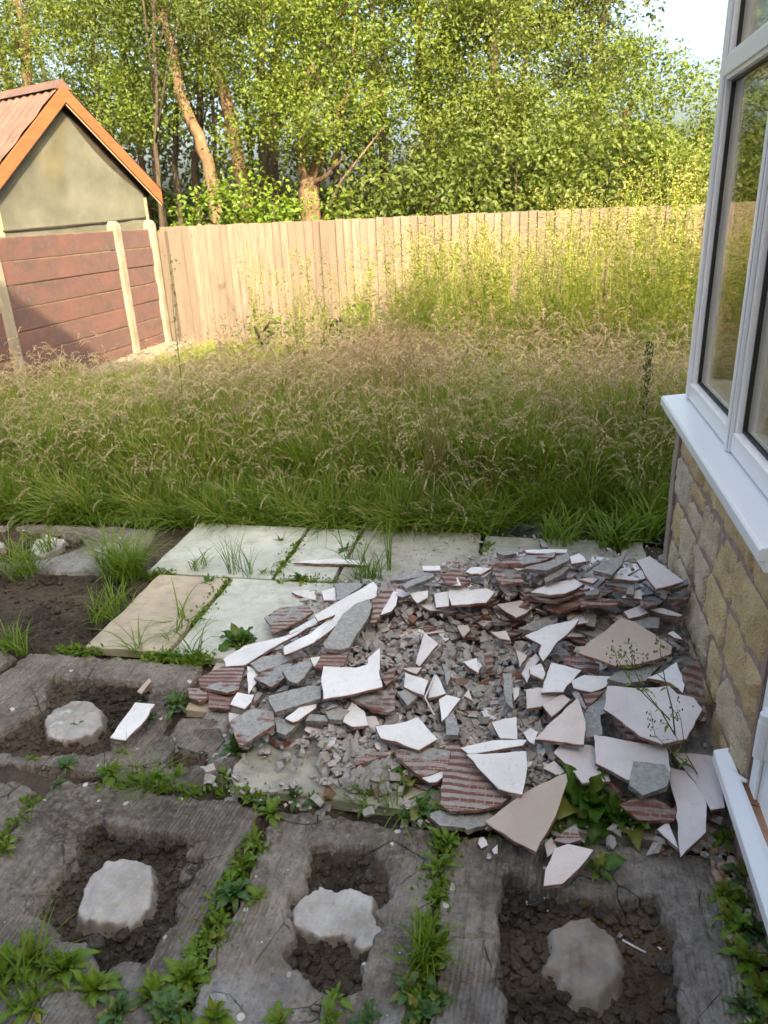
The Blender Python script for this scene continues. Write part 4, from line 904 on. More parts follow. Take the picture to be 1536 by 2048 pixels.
(E_,'W',.04,None,[(705,385),(760,345),(870,350),(830,400),(760,408)],'white piece behind the crumb covered tile'),
(E_,'C',.02,(.1,.2),[(625,890),(680,880),(745,915),(685,995)],'cream shield chip on the grey chips under the stack'),
(K_,'R',.075,(.0,.3),[(930,650),(1080,655),(1070,700),(940,705)],'bright red edge fragment right of centre in the stack'),
(K_,'W',.06,None,[(1190,960),(1240,940),(1325,1015),(1250,1000)],'white sliver poking from the dark gap beside the wall'),
(K_,'R',.03,(-.6,.5),[(1285,835),(1310,835),(1395,1100),(1370,1110)],'thin red tile standing on edge in the gap beside the wall'),
(K_,'R',.06,(.1,.3),[(1200,650),(1390,620),(1370,650),(1240,700)],'red sliver touching the stone wall in the stack'),
(K_,'C',.06,None,[(1115,620),(1150,560),(1195,570),(1170,640)],'cream chip under the large pale pink wedge'),
(K_,'G',.06,None,[(1160,600),(1250,585),(1330,640),(1190,645)],'grey chip under the large pale pink wedge'),
(K_,'W',.045,None,[(1030,740),(1140,725),(1325,790),(1300,800),(1180,785)],'long pale slip low in the stack near the wall'),
(K_,'G',.05,None,[(410,580),(540,540),(560,560),(540,600),(430,608)],'grey disc chip right of the bright oval piece'),
(K_,'G',.06,None,[(600,500),(640,470),(890,475),(870,600),(800,590),(820,540)],'pale broken plate with a dark hole in the middle of the stack'),
(P_,'G',0,0,[(1078,1080),(1090,1085),(1096,1098),(1083,1096)],'small white flake at the grass tuft behind the stack'),
]
GRP = 'broken tile pieces heaped by the conservatory wall'
placed = []
def put_shard(poly_px, kind, dz, tilt, label, th=.0105):
    P = np.array(poly_px, float); c = P.mean(0); z = .03; zz = .60
    while dz > -5 and zz > .02:          # first place where the line of sight meets the heap
        g = G(c[0], c[1], zz)
        if zz <= Hf(g[0], g[1])+dz+.014: z = zz; break
        zz -= .002
    for _ in range(0):
        g = G(c[0], c[1], z); z = (Hf(g[0], g[1])+dz+.014+(.014 if g[1] > 2.3 else 0)) if dz > -5 else .030
    g = G(c[0], c[1], z)
    if tilt is None:
        e = .03; gx = (Hf(g[0]+e, g[1])-Hf(g[0]-e, g[1]))/(2*e); gy = (Hf(g[0], g[1]+e)-Hf(g[0], g[1]-e))/(2*e)
        tx, ty = max(-.3, min(.3, gx*.6))+rnd.uniform(-.10, .10), max(-.3, min(.35, gy*.5))+rnd.uniform(-.06, .12)
    elif tilt == 0: tx = ty = 0.0
    else: tx, ty = tilt
    pts = []; zs = []
    for a, b in P:
        d = ray(a, b)      # plane z = z0 + tx(x-gx) + ty(y-gy)
        t = (z-CH-tx*g[0]-ty*g[1])/(d[2]-tx*d[0]-ty*d[1])
        q = np.array([0, 0, CH])+d*t; q[0] = min(q[0], XW-.008); pts.append(q[:2]-g[:2]); zs.append(q[2]-z)
    zmin = min(zs)
    area = sum(pts[i][0]*pts[(i+1) % len(pts)][1]-pts[(i+1) % len(pts)][0]*pts[i][1] for i in range(len(pts)))
    if area < 0: pts = pts[::-1]; zs = zs[::-1]
    low = .02-(z+zmin-th); 
    if low > 0: z += low*.85
    me = shard_mesh(pts, zs, th, kind)
    o = link('tile_shard', me, loc=(g[0], g[1], z), label=label, cat='broken tile', group=GRP)
    placed.append((g[0], g[1], z)); return o
for fr_, kind, dz, tilt, poly, label in S:
    put_shard([(fr_[0]+a/fr_[2], fr_[1]+b/fr_[2]) for a, b in poly], kind, dz, tilt, label, .015 if kind == 'G' else .0105)
sys_n = len(placed)

def rand_poly(r, n, asp=1.0):
    a0 = rnd.uniform(0, 6.28); rot = rnd.uniform(0, 6.28); out = []
    for i in range(n):
        a = a0+6.283*(i+rnd.uniform(-.3, .3))/n; q = r*rnd.uniform(.65, 1.15); x, y = q*math.cos(a)*asp, q*math.sin(a)/asp
        out.append((x*math.cos(rot)-y*math.sin(rot), x*math.sin(rot)+y*math.cos(rot)))
    return out
def joined(items, name, label):
    import bmesh
    bm = bmesh.new(); mats = [WHITE, BODY, GREY, CREAM, TAN, PINK, GEDGE, RED, MIXB]
    for me, loc, rot in items:
        M4 = Matrix.Translation(loc) @ Euler(rot).to_matrix().to_4x4(); vs = [bm.verts.new(M4 @ v.co) for v in me.vertices]
        for p_ in me.polygons:
            try: f = bm.faces.new([vs[i] for i in p_.vertices]); f.material_index = mats.index(me.materials[p_.material_index])
            except ValueError: pass
    me = bpy.data.meshes.new(name); bm.to_mesh(me); bm.free()
    for m in mats: me.materials.append(m)
    return link(name, me, kind='stuff', label=label, cat='broken tiles')
spare = []
def anyshard(x, y, z, r, kind, th, tilt, name, label, cat, group, asp=None, single=True):
    pts = rand_poly(r, rnd.choice([4, 4, 5, 5, 6, 7]), asp or rnd.uniform(.9, 1.45))
    if not single: spare.append((shard_mesh(pts, [0.0]*len(pts), th, kind, name, .0018), (x, y, z), tilt)); return
    me = shard_mesh(pts, [0.0]*len(pts), th, kind, name, .0018)
    return link(name, me, loc=(x, y, z), rot=tilt, label=label, cat=cat, group=group)
# pieces layered through the back stack (their broken edges show on its face)
nst = 0
for i in range(240):
    x = rnd.uniform(-.42, .50); y = rnd.choice([rnd.uniform(2.24, 2.50), rnd.uniform(2.24, 2.50), rnd.uniform(2.5, 2.88)])
    h = Hf(x, y)-.012
    if h < .03: continue
    z = rnd.uniform(.03, .86)*h if y < 2.5 else h-rnd.uniform(.015, .06)
    if y < 2.34 and rnd.random() < .4: z = min(z+.03, h)
    r = rnd.uniform(.028, .085); r = min(r, (XW-.008-x)/1.65)
    if r < .02: continue
    k = rnd.choices('WCPGRM', [3, 2, 2, 5, 6, 3])[0]
    anyshard(x, y, z, r, k, rnd.choice([.0095, .0105, .014]), (rnd.uniform(-.14, .22), rnd.uniform(-.16, .16), 0), 'tile_shard', 'thin broken tile piece wedged flat among others in the layered back stack', 'broken tile', 'thin pieces layered through the back stack', single=(r > .052 and nst < 95)); nst += (r > .052)
for i in range(230):
    x = rnd.uniform(-.40, .47); z = rnd.uniform(.05, max(.06, Hf(x, 2.42)-.035)); y = 2.32+.12*(z/.27)+rnd.uniform(-.05, .04); r = min(rnd.uniform(.045, .10), (XW-.01-x)/1.6)
    if r < .03: continue
    anyshard(x, y, z, r, rnd.choices('WCPGRM', [3, 2, 1, 5, 8, 3])[0], .0115, (rnd.uniform(-.08, .16), rnd.uniform(-.10, .10), 0), 'tile_shard', 'thin broken tile piece wedged flat among others in the layered back stack', 'broken tile', 'thin pieces layered through the back stack', asp=rnd.uniform(1.1, 1.6), single=False)
for i in range(230):
    g = G(rnd.uniform(640, 1150), rnd.uniform(1200, 1530), .1); x, y = g[0], g[1]; h = Hf(x, y)
    if h < .03: continue
    anyshard(x, y, h-.012+rnd.uniform(-.01, .014), rnd.uniform(.014, .036), rnd.choices('WCPGRM', [2, 2, 1, 9, 2, 3])[0], .0105, (rnd.uniform(-.6, .7), rnd.uniform(-.6, .6), 0), 'tile_shard', '', '', '', single=False)
# smaller pieces lying between the large ones
for i in range(150):
    x = rnd.uniform(-.98, .48); y = rnd.uniform(1.58, 2.5)
    h = Hf(x, y)
    if h < .02+.02*rnd.random() or (x < -.6 and y < 1.75): continue
    k = rnd.choices('WCPGRM', [3, 2, 1, 6, 2, 3])[0]; r = rnd.uniform(.018, .05); r = min(r, (XW-.008-x)/1.6)
    anyshard(x, y, h-.020+rnd.uniform(-.008, .01), r, k, rnd.choice([.0095, .0105, .014]), (rnd.uniform(-.45, .6), rnd.uniform(-.5, .5), 0), 'tile_shard', 'small broken tile piece lying between the larger ones in front of the stack', 'broken tile', 'small pieces scattered between the larger tiles', single=(r > .036))
joined(spare, 'small_tile_fragments', 'smaller tile fragments filling the stack and gaps of the pile')
# chips: shared meshes
chipm = []
for k in range(16):
    pts = rand_poly(1.0, rnd.choice([4, 5, 6]), rnd.uniform(.9, 1.6)); n = len(pts); th = rnd.uniform(.35, .8); tp = rnd.uniform(.7, .95)
    V = [(x, y, -th/2) for x, y in pts]+[(x*tp+rnd.uniform(-.1, .1), y*tp+rnd.uniform(-.1, .1), th/2+rnd.uniform(-.12, .12)) for x, y in pts]
    chipm.append((np.array(V), n))
def chip_mesh(k, mat):
    V, n = chipm[k]; return mesh_py('mortar_chip', V, [tuple(range(n))[::-1], tuple(range(n, 2*n))]+[(i, (i+1) % n, n+(i+1) % n, n+i) for i in range(n)], [mat])
CM = [chip_mesh(k, CHIP if k % 9 else CHIPR) for k in range(16)]
cpos = []
while len(cpos) < 290:
    q = rnd.random()
    if q < .72:
        a, b = rnd.uniform(660, 1090), rnd.uniform(1210, 1520)
        g = G(a, b, .09)
    elif q < .86: g = G(rnd.uniform(690, 800), rnd.uniform(1530, 1580), .02)
    else: g = G(rnd.uniform(560, 1400), rnd.uniform(1150, 1560), .1)
    cpos.append((g[0], g[1]))
for i, (x, y) in enumerate(cpos):
    if x > XW-.03: continue
    r = .011+min(.022, rnd.expovariate(1/.008)); h = max(Hf(x, y), .026)
    link('mortar_chip', CM[rnd.randrange(16)], loc=(x, y, h-.006+rnd.uniform(-.012, .014)), rot=(rnd.uniform(-.9, .9), rnd.uniform(-.9, .9), rnd.uniform(0, 6.28)), scale=r, label='grey mortar chip in the loose rubble of the pile', cat='chip', group='mortar chips loose in the pile')
# the finer rubble: one mass
Vs, Fs4, b = [], [], 0
tri = []
for k in range(16):
    V, n = chipm[k]; f = []
    for L, o in ((0, 0), (1, n)):
        for i in range(1, n-1): f.append((o, o+i, o+i+1) if L else (o, o+i+1, o+i))
    for i in range(n): f += [(i, (i+1) % n, n+(i+1) % n), (i, n+(i+1) % n, n+i)]
    tri.append(np.array(f))
def scatter(count, fn, rmin, rexp, rmax, zoff, name, mat, label, cat):
    Vs, Fs, b = [], [], 0
    for i in range(count):
        x, y, z = fn(); k = rnd.randrange(16); r = min(rmin+rnd.expovariate(1/rexp), rmax)
        Rm = np.array(Euler((rnd.uniform(-1, 1), rnd.uniform(-1, 1), rnd.uniform(0, 6.28))).to_matrix()); v = (chipm[k][0]*r)@Rm.T+np.array([x, y, z+zoff+r*.2])
        Vs.append(v); Fs.append(tri[k]+b); b += len(v)
    return link(name, mesh_np(name, np.concatenate(Vs), np.concatenate(Fs), [mat]), kind='stuff', label=label, cat=cat)
def pf():
    while True:
        if rnd.random() < .65: g = G(rnd.uniform(640, 1120), rnd.uniform(1200, 1530), .09)
        else: g = (rnd.uniform(-.9, .5), rnd.uniform(1.5, 2.9))
        if g[0] < XW-.02 and Hf(g[0], g[1]) > .018: return g[0], g[1], max(Hf(g[0], g[1])-.030+rnd.uniform(0, .03), .02)
scatter(5000, pf, .0035, .007, .022, 0, 'fine_rubble', CHIP, 'fine grey mortar rubble filling the middle of the pile', 'rubble')
def bk():
    g = G(rnd.uniform(700, 1340), rnd.uniform(1078, 1140), 0); return g[0], g[1], .016
scatter(220, bk, .002, .003, .011, 0, 'scattered_grit', CHIP, 'grit and small flakes scattered on the slabs behind the pile', 'grit')
# crumbs heaped on the white tile and white flakes in the third hole
def h3():
    g = G(rnd.gauss(1290, 45), rnd.gauss(1840, 55), -.03); return g[0], g[1], -.044
for i, (a, b2, r) in enumerate([(1060,1805,.011),(1097,1815,.012),(1160,1820,.007),(1238,1828,.009),(1270,1820,.010),(1288,1855,.014),(1305,1852,.012),(1315,1858,.015),(1307,1870,.013),(1312,1882,.011),(1325,1880,.009),(1320,1895,.008),(1307,1930,.010),(1325,1928,.007),(1333,1938,.011),(1240,1870,.008),(1183,1888,.007),(1235,1970,.008),(1316,1795,.006),(1334,1900,.007),(990,1700,.013),(978,1712,.008),(965,1685,.014)]):
    z = -.042 if b2 > 1780 else .012
    g = G(a, b2, z); anyshard(g[0], g[1], z, r, 'P' if i % 3 else 'G', .005, (rnd.uniform(-.2, .2), rnd.uniform(-.2, .2), 0), 'tile_chip', 'small pale tile chip scattered in the earth round the front right dab', 'chip', 'pale chips in the front right lifted bed')
def slat(name, pts, w, h, mat, label, cat):
    b_ = MB(); o = pts[0]; b_.tube([tuple(p-o) for p in pts], [w]*len(pts), 6); return link(name, b_.build(name, [mat]), loc=o, label=label, cat=cat)
slat('plastic_strip', [G(1074, 1796, -.03), G(1126, 1797, -.03)], .0045, .003, WHITE, 'short white plastic strip lying at the top of the front right hole', 'strip')
slat('plastic_strip', [G(1245, 1880, -.035), G(1268, 1893, -.03), G(1291, 1905, -.038)], .0022, .003, WHITE, 'thin white curved strip right of the front right dab', 'strip')
slat('edge_strip', [G(1352, 1010*0+1325, .13), G(1350*0+870, 1350, .14), G(850, 1395, .15), G(868, 1430, .12)][1:], .003, .003, PINK, 'thin pale curled strip looping down through the rubble', 'strip')
# groove in the lone strip is in its own rails
# pebbles by the door sill
pm = [rock(1, 300+i, 1, .65, .3) for i in range(6)]; PVv = [np.array([v.co[:] for v in m.vertices]) for m in pm]; PFf = [np.array([p.vertices[:] for p in m.polygons]) for m in pm]
tt = NT('mixed_pebbles'); v = tt.attr('v'); n = tt.noise(60, 4); c = tt.mix(v, (.30, .20, .13), (.50, .45, .39)); c = tt.mix(tt.ramp(tt.math('FRACT', tt.math('MULTIPLY', v, 7.3)), .5, .8, 0, .7), c, (.33, .18, .12)); PEB = tt.bsdf(tt.mix(tt.ramp(n, .5, .8, 0, .4), c, (.16, .12, .09)), .8, .3)
Vs, Fs, At, b = [], [], [], 0
for i in range(620):
    y = rnd.uniform(.9, 1.85); x = rnd.uniform(.455, .53)
    if y > 1.5: x = rnd.uniform(.34, .52)
    r = min(.004+rnd.expovariate(1/.0055), .018); k = rnd.randrange(6); a = rnd.uniform(0, 6.28); vv = PVv[k]*r; c_, s_ = math.cos(a), math.sin(a)
    Vs.append(np.stack([vv[:, 0]*c_-vv[:, 1]*s_+x, vv[:, 0]*s_+vv[:, 1]*c_+y, vv[:, 2]-.014+rnd.uniform(0, .012)], -1)); Fs.append(PFf[k]+b); At.append(np.full(len(vv), rnd.random())); b += len(vv)
link('gravel', mesh_np('gravel', np.concatenate(Vs), np.concatenate(Fs), [PEB], smooth=True, attrs={'v': np.concatenate(At)}), kind='stuff', label='brown and cream pebbles in the strip beside the door sill', cat='gravel')
# ================================================================ PLANTS
GR1 = mat_leaf('grass_blade_green', (.080, .165, .015), (.20, .30, .036), .38)
GR2 = mat_leaf('grass_blade_yellowing', (.15, .21, .026), (.32, .32, .085), .38)
SEED = mat_leaf('grass_seed_head', (.30, .205, .135), (.52, .40, .28), .3, .8, 1.15)
SEEDP = mat_leaf('grass_seed_head_pale', (.38, .31, .20), (.56, .48, .34), .3, .8, 1.15)
STRAW = mat_leaf('grass_stem_straw', (.22, .20, .07), (.38, .32, .16), .25, .7, 1.2)
def blades(n, L, Ls, lean, droop, w, spread, seed, segs=5, mi=0, az0=None, azs=6.283):
    """ribbons: returns V, F, v-attr, material index"""
    r = np.random.default_rng(seed)
    az = r.uniform(0, 6.283, n) if az0 is None else az0+r.uniform(-azs, azs, n)
    rad = spread*np.sqrt(r.random(n)); pa = r.uniform(0, 6.283, n)
    bx, by = rad*np.cos(pa), rad*np.sin(pa); L_ = L*(1+Ls*r.uniform(-1, 1, n)); le = lean*r.uniform(.3, 1.3, n); dr = droop*r.uniform(.2, 1.5, n)
    t = np.linspace(0, 1, segs+1)
    out = L_[:, None]*(le[:, None]*t+dr[:, None]*t**2.5); up = L_[:, None]*(t*np.sqrt(np.maximum(1-(le[:, None]**2), .1))-.55*dr[:, None]*t**3)
    up = np.maximum(up, .005*t)
    curl = r.uniform(-.25, .25, n)[:, None]*t**2*L_[:, None]
    x = bx[:, None]+out*np.cos(az)[:, None]-curl*np.sin(az)[:, None]; y = by[:, None]+out*np.sin(az)[:, None]+curl*np.cos(az)[:, None]
    wa = az+np.pi/2+r.uniform(-.9, .9, n); ww = w*r.uniform(.6, 1.3, n)[:, None]*np.array([(.7+.6*min(q*3, 1))*(1-q**2.5)+.03 for q in t])[None]/2
    dx, dy = np.cos(wa)[:, None]*ww, np.sin(wa)[:, None]*ww
    A = np.stack([x-dx, y-dy, up], -1); B = np.stack([x+dx, y+dy, up], -1); V = np.stack([A, B], 2).reshape(n, -1, 3)
    k = 2*(segs+1); base = np.arange(n)[:, None, None]*k; s = np.arange(segs)[None, :, None]*2
    F = (base+s+np.array([0, 1, 3, 2])[None, None]).reshape(-1, 4)
    v = np.repeat(np.clip(r.random(n), 0, 1), k); v = np.clip(v*.7+.3*np.tile(np.repeat(t, 2), n), 0, 1)
    tip = np.stack([x[:, -1], y[:, -1], up[:, -1]], -1); pre = np.stack([x[:, -2], y[:, -2], up[:, -2]], -1)
    return V.reshape(-1, 3), F, v, np.full(len(F), mi), (tip, pre, r)
def heads(tips, length, width, seed, mi, nod=1.0, n_sp=22):
    tip, pre, r = tips; r = np.random.default_rng(seed); Vs = []; Fs = []; vs = []; b = 0
    for T, Pp in zip(tip, pre):
        d = T-Pp; d /= np.linalg.norm(d)+1e-9; L = length*r.uniform(.7, 1.3); hz = np.array([d[0], d[1], 0]); hn = np.linalg.norm(hz); hz = hz/hn if hn > .05 else np.array([1., 0, 0]); vv = r.random()
        g = nod*r.uniform(.4, 1.3)
        for k in range(n_sp):
            s = (k+r.random())/n_sp
            c = T+d*L*s*(1-.3*s*g)+hz*L*g*.35*s*s-np.array([0, 0, 1])*L*g*.55*s**2.2
            wr = width*(math.sin(math.pi*min(1, s*.9+.12))**.7)
            dirv = r.normal(size=3); dirv /= np.linalg.norm(dirv); ax = d*(1-s*g*.5)+hz*.5*g*s-np.array([0, 0, 1])*g*s; ax /= np.linalg.norm(ax)
            q = c+dirv*wr*.7; sz = .0115*r.uniform(.7, 1.4)*(width/.006)**.3
            side = np.cross(ax, dirv); side /= np.linalg.norm(side)+1e-9
            Vs += [q-side*sz*.16, q+ax*sz*.5+side*sz*.20+dirv*sz*.1, q+ax*sz+dirv*sz*.25, q+ax*sz*.5-side*sz*.2]; Fs.append((b, b+1, b+2, b+3)); b += 4; vs += [min(1, vv*.7+r.random()*.3)]*4
    return np.array(Vs), np.array(Fs), np.array(vs), np.full(len(Fs), mi), None
def merge(parts, name, mats):
    V, F, v, m, b = [], [], [], [], 0
    for p in parts: V.append(p[0]); F.append(p[1]+b); v.append(p[2]); m.append(p[3]); b += len(p[0])
    return mesh_np(name, np.concatenate(V), np.concatenate(F), mats, np.concatenate(m), attrs={'v': np.concatenate(v)})
GM = [GR1, GR2, SEED, SEEDP, STRAW]
def tuft_short(s): return merge([blades(46, .22, .45, .45, .5, .0085, .07, s, 5, 0), blades(10, .24, .3, .4, .45, .006, .06, s+50, 4, 1)], 'tuft', GM)
def tuft_mid(s):
    a = blades(36, .40, .4, .26, .40, .0075, .08, s, 6, 0); b = blades(22, .44, .4, .26, .40, .0055, .08, s+1, 6, 1); c = blades(5, .56, .25, .14, .25, .0030, .08, s+2, 7, 4); h = heads(c[4], .10, .0085, s, 3, 1.0, 26)
    return merge([a, b, c, h], 'tuft', GM)
def tuft_tall(s, pale=False, nh=8):
    a = blades(30, .54, .35, .16, .28, .0075, .09, s, 6, 0); b = blades(20, .54, .35, .20, .34, .0050, .09, s+1, 6, 1); c = blades(nh-2, .74, .24, .12, .20, .0030, .10, s+2, 7, 4); h = heads(c[4], .115, .0090, s, 3 if pale else 2, 1.15, 32)
    return merge([a, b, c, h], 'tuft', GM)
def tuft_pink(s):
    a = blades(14, .44, .3, .14, .2, .005, .09, s, 5, 1); c = blades(18, .72, .18, .10, .15, .0026, .10, s+2, 7, 4); h = heads(c[4], .115, .0085, s, 2, 1.1, 30)
    return merge([a, c, h], 'tuft', GM)
TW = mat_leaf('tall_weed_leaf', (.085, .16, .010), (.18, .25, .022), .4)
TWF = mat_leaf('tall_weed_flower_spray', (.20, .20, .050), (.36, .32, .12), .35, .8, 1.2)
def tallweed(s, h=1.45):
    r = np.random.default_rng(s); c = blades(5, h, .2, .05, .07, .0055, .10, s, 7, 1)
    Vs, Fs, vs, ms, b = [], [], [], [], 0
    V0 = c[0].reshape(5, -1, 2, 3).mean(2)
    for st in V0:
        for k in range(55):
            f = r.uniform(.05, .95)**.8*(len(st)-1); i = int(f); q = st[i]*(1-(f-i))+st[min(i+1, len(st)-1)]*(f-i); d = r.normal(size=3); d[2] = abs(d[2])*.6; d /= np.linalg.norm(d); sd = np.cross(d, [0, 0, 1]); sd /= np.linalg.norm(sd)+1e-9; L = r.uniform(.035, .085)*(1.15-f/(len(st))*.6)
            Vs += [q, q+d*L*.5+sd*L*.16, q+d*L-np.array([0, 0, L*.2]), q+d*L*.5-sd*L*.16]; Fs.append((b, b+1, b+2, b+3)); b += 4; vs += [r.random()]*4; ms.append(0)
        for k in range(75):
            f = (.62+.38*r.random()**.8)*(len(st)-1); i = min(int(f), len(st)-2); q = st[i]*(1-(f-i))+st[i+1]*(f-i); q = q+r.normal(size=3)*np.array([.05, .05, .03])*(1.2-(f/(len(st)-1)-.6)*1.6); sz = r.uniform(.005, .011); d = r.normal(size=3); d /= np.linalg.norm(d); sd = np.cross(d, r.normal(size=3)); sd /= np.linalg.norm(sd)
            Vs += [q-d*sz, q+sd*sz*.6, q+d*sz, q-sd*sz*.6]; Fs.append((b, b+1, b+2, b+3)); b += 4; vs += [r.random()]*4; ms.append(2)
    ex = (np.array(Vs), np.array(Fs), np.array(vs), np.array(ms), None)
    st = (c[0], c[1], c[2], np.full(len(c[1]), 1), None)
    return merge([st, ex], 'tuft', [TW, GR2, TWF])
col = bpy.data.collections.new('grass_tufts_source')
src = [tuft_short(1), tuft_short(2), tuft_short(3), tuft_mid(10), tuft_mid(20), tuft_mid(30), tuft_tall(40), tuft_tall(50, True), tuft_tall(60), tuft_tall(70, True, 10), tuft_pink(80), tuft_pink(90), tallweed(100, 1.35), tallweed(110, 1.55), tallweed(120, 1.1)]
for i, me in enumerate(src):
    o = bpy.data.objects.new('tuft_%02d' % i, me); col.objects.link(o)
def scatter_gn(name, P, rot, scl, idx, label, cat):
    me = bpy.data.meshes.new(name); me.vertices.add(len(P)); me.vertices.foreach_set('co', np.asarray(P, np.float32).ravel())
    a = me.attributes.new('rot', 'FLOAT_VECTOR', 'POINT'); a.data.foreach_set('vector', np.asarray(rot, np.float32).ravel())
    a = me.attributes.new('scl', 'FLOAT_VECTOR', 'POINT'); a.data.foreach_set('vector', np.asarray(scl, np.float32).ravel())
    a = me.attributes.new('idx', 'INT', 'POINT'); a.data.foreach_set('value', np.asarray(idx, np.int32))
    o = link(name, me, kind='stuff', label=label, cat=cat)
    g = bpy.data.node_groups.new(name, 'GeometryNodeTree'); g.interface.new_socket('Geometry', in_out='INPUT', socket_type='NodeSocketGeometry'); g.interface.new_socket('Geometry', in_out='OUTPUT', socket_type='NodeSocketGeometry')
    gi = g.nodes.new('NodeGroupInput'); go = g.nodes.new('NodeGroupOutput'); ip = g.nodes.new('GeometryNodeInstanceOnPoints'); ci = g.nodes.new('GeometryNodeCollectionInfo')
    ci.inputs['Collection'].default_value = col; ci.inputs['Separate Children'].default_value = True; ci.inputs['Reset Children'].default_value = True
    def na(nm, typ):
        x = g.nodes.new('GeometryNodeInputNamedAttribute'); x.data_type = typ; x.inputs['Name'].default_value = nm; return x.outputs['Attribute']
    er = g.nodes.new('FunctionNodeEulerToRotation'); g.links.new(na('rot', 'FLOAT_VECTOR'), er.inputs[0])
    ip.inputs['Pick Instance'].default_value = True
    g.links.new(gi.outputs[0], ip.inputs['Points']); g.links.new(ci.outputs[0], ip.inputs['Instance']); g.links.new(na('idx', 'INT'), ip.inputs['Instance Index'])
    g.links.new(er.outputs[0], ip.inputs['Rotation']); g.links.new(na('scl', 'FLOAT_VECTOR'), ip.inputs['Scale']); g.links.new(ip.outputs[0], go.inputs[0])
    m = o.modifiers.new('scatter', 'NODES'); m.node_group = g; return o
P, Rr, Sc, Ix = [], [], [], []
def addt(x, y, i, s, sz=None, tilt=.13):
    P.append((x, y, float(heights_lawn(np.array(x), np.array(y)))-.01)); Rr.append((rnd.uniform(-tilt, tilt), rnd.uniform(-tilt, tilt), rnd.uniform(0, 6.283))); Sc.append((s, s, sz or s)); Ix.append(i)
def inview(x, y):
    return -.80*y-1.0 < x < .36*y+.8 or (x > .5 and y > 3.0 and x < .7*y)
def dens(x, y): return float(vnoise(np.array(x*1.1), np.array(y*1.1), 3))
y = 3.50
while y < 9.75:
    step = .088 if y < 4.6 else (.11 if y < 6 else .14)
    x = -5.0
    while x < 6.2:
        xx = x+rnd.uniform(-.5, .5)*step; yy = y+rnd.uniform(-.5, .5)*step
        x += step
        if not inview(xx, yy) or xx < -4.55: continue
        dn = dens(xx, yy); edge = .035*math.sin(xx*5)+.05*dn
        if yy < 3.50+edge: continue
        if xx > -.2 and yy < 3.70+.06*dn and rnd.random() < .93: continue       # thin by the black sheet
        left = float(ss(-1.2, -2.6, xx)); d = yy-3.5
        if d < .16: i = rnd.choice([0, 1, 2]); s = rnd.uniform(.7, 1.15)
        elif d < .42: i = rnd.choice([0, 1, 3, 4, 5]) ; s = rnd.uniform(.65, 1.0)*(1.15 if i < 3 else .85)
        elif d < .9: i = rnd.choice([3, 4, 5, 3, 5, 9] if dn < .2 else [3, 4, 7, 5]); s = rnd.uniform(.85, 1.15)
        elif d < 2.9: i = rnd.choice([6, 7, 8, 9, 10, 7, 9, 4] if dn > -.1 else [3, 5, 6, 7, 9, 9]); s = rnd.uniform(.85, 1.1)
        else: i = rnd.choice([6, 8, 10, 7, 9, 4]); s = rnd.uniform(.85, 1.12)
        lo = float(vnoise(np.array(xx*.9+40), np.array(yy*1.3+11), 33))
        if lo > .18 and .4 < d < 3.2 and rnd.random() < .8: i = rnd.choice([3, 4, 5, 0]); s = rnd.uniform(1.0, 1.35)
        cn = float(vnoise(np.array(xx*2.3), np.array(yy*2.3), 21)); k_ = .106+.058*left; lim = max(.30, (1.5-k_*yy)/.80)*(1+.24*cn)*(1.22 if rnd.random() < .05 else 1)
        if i > 2: s = min(s, lim*rnd.uniform(.84, 1.06))
        if yy > 6.6 and left < .3 and rnd.random() < .35: continue
        addt(xx, yy, i, s)
        ln = .34*max(0, cn+.1); Rr[-1] = (Rr[-1][0]+ln*math.sin(xx*3+yy), Rr[-1][1]+ln*math.cos(xx*2-yy*2), Rr[-1][2])
    y += step
# tall weeds before the board fence, sunlit
for k in range(520):
    xx = rnd.uniform(-3.6, 4.4); yy = rnd.uniform(5.2, 9.6); c_ = vnoise(np.array(xx*.9), np.array(yy*.9), 9)
    pr = (.10+.90*float(ss(-2.9, -.9, xx)))*(.45 if yy < 6.4 else 1); 
    if rnd.random() > pr or (c_ < -.35 and rnd.random() < .7): continue
    i = rnd.choice([12, 13, 14]); s = rnd.uniform(.55, 1.08)*(1.0 if xx > -1.6 else .86)*(1+.32*float(ss(-.3, 1.6, xx)))
    if xx > .9 and yy < 8.3 and rnd.random() < .12: s *= 1.15
    addt(xx, yy, i, s, None, .07)
# blades that lean out over the edge of the patio
for k in range(150):
    xx = rnd.uniform(-3.6, -.25); addt(xx, rnd.uniform(3.50, 3.62), rnd.choice([0, 1, 2, 3, 4, 0, 1]), rnd.uniform(.5, .85)); Rr[-1] = (rnd.uniform(.25, .8), rnd.uniform(-.2, .2), rnd.uniform(-.4, .4))
# dense pink dome of seed heads in the middle
g = G(790, 700, .65)
for k in range(16): addt(g[0]+rnd.gauss(0, .12), g[1]+rnd.gauss(0, .12), rnd.choice([10, 11]), rnd.uniform(.95, 1.1))
scatter_gn('tall_grass', P, Rr, Sc, Ix, 'waist high unmown grass with pinkish drooping seed heads and weeds before the fence', 'grass')

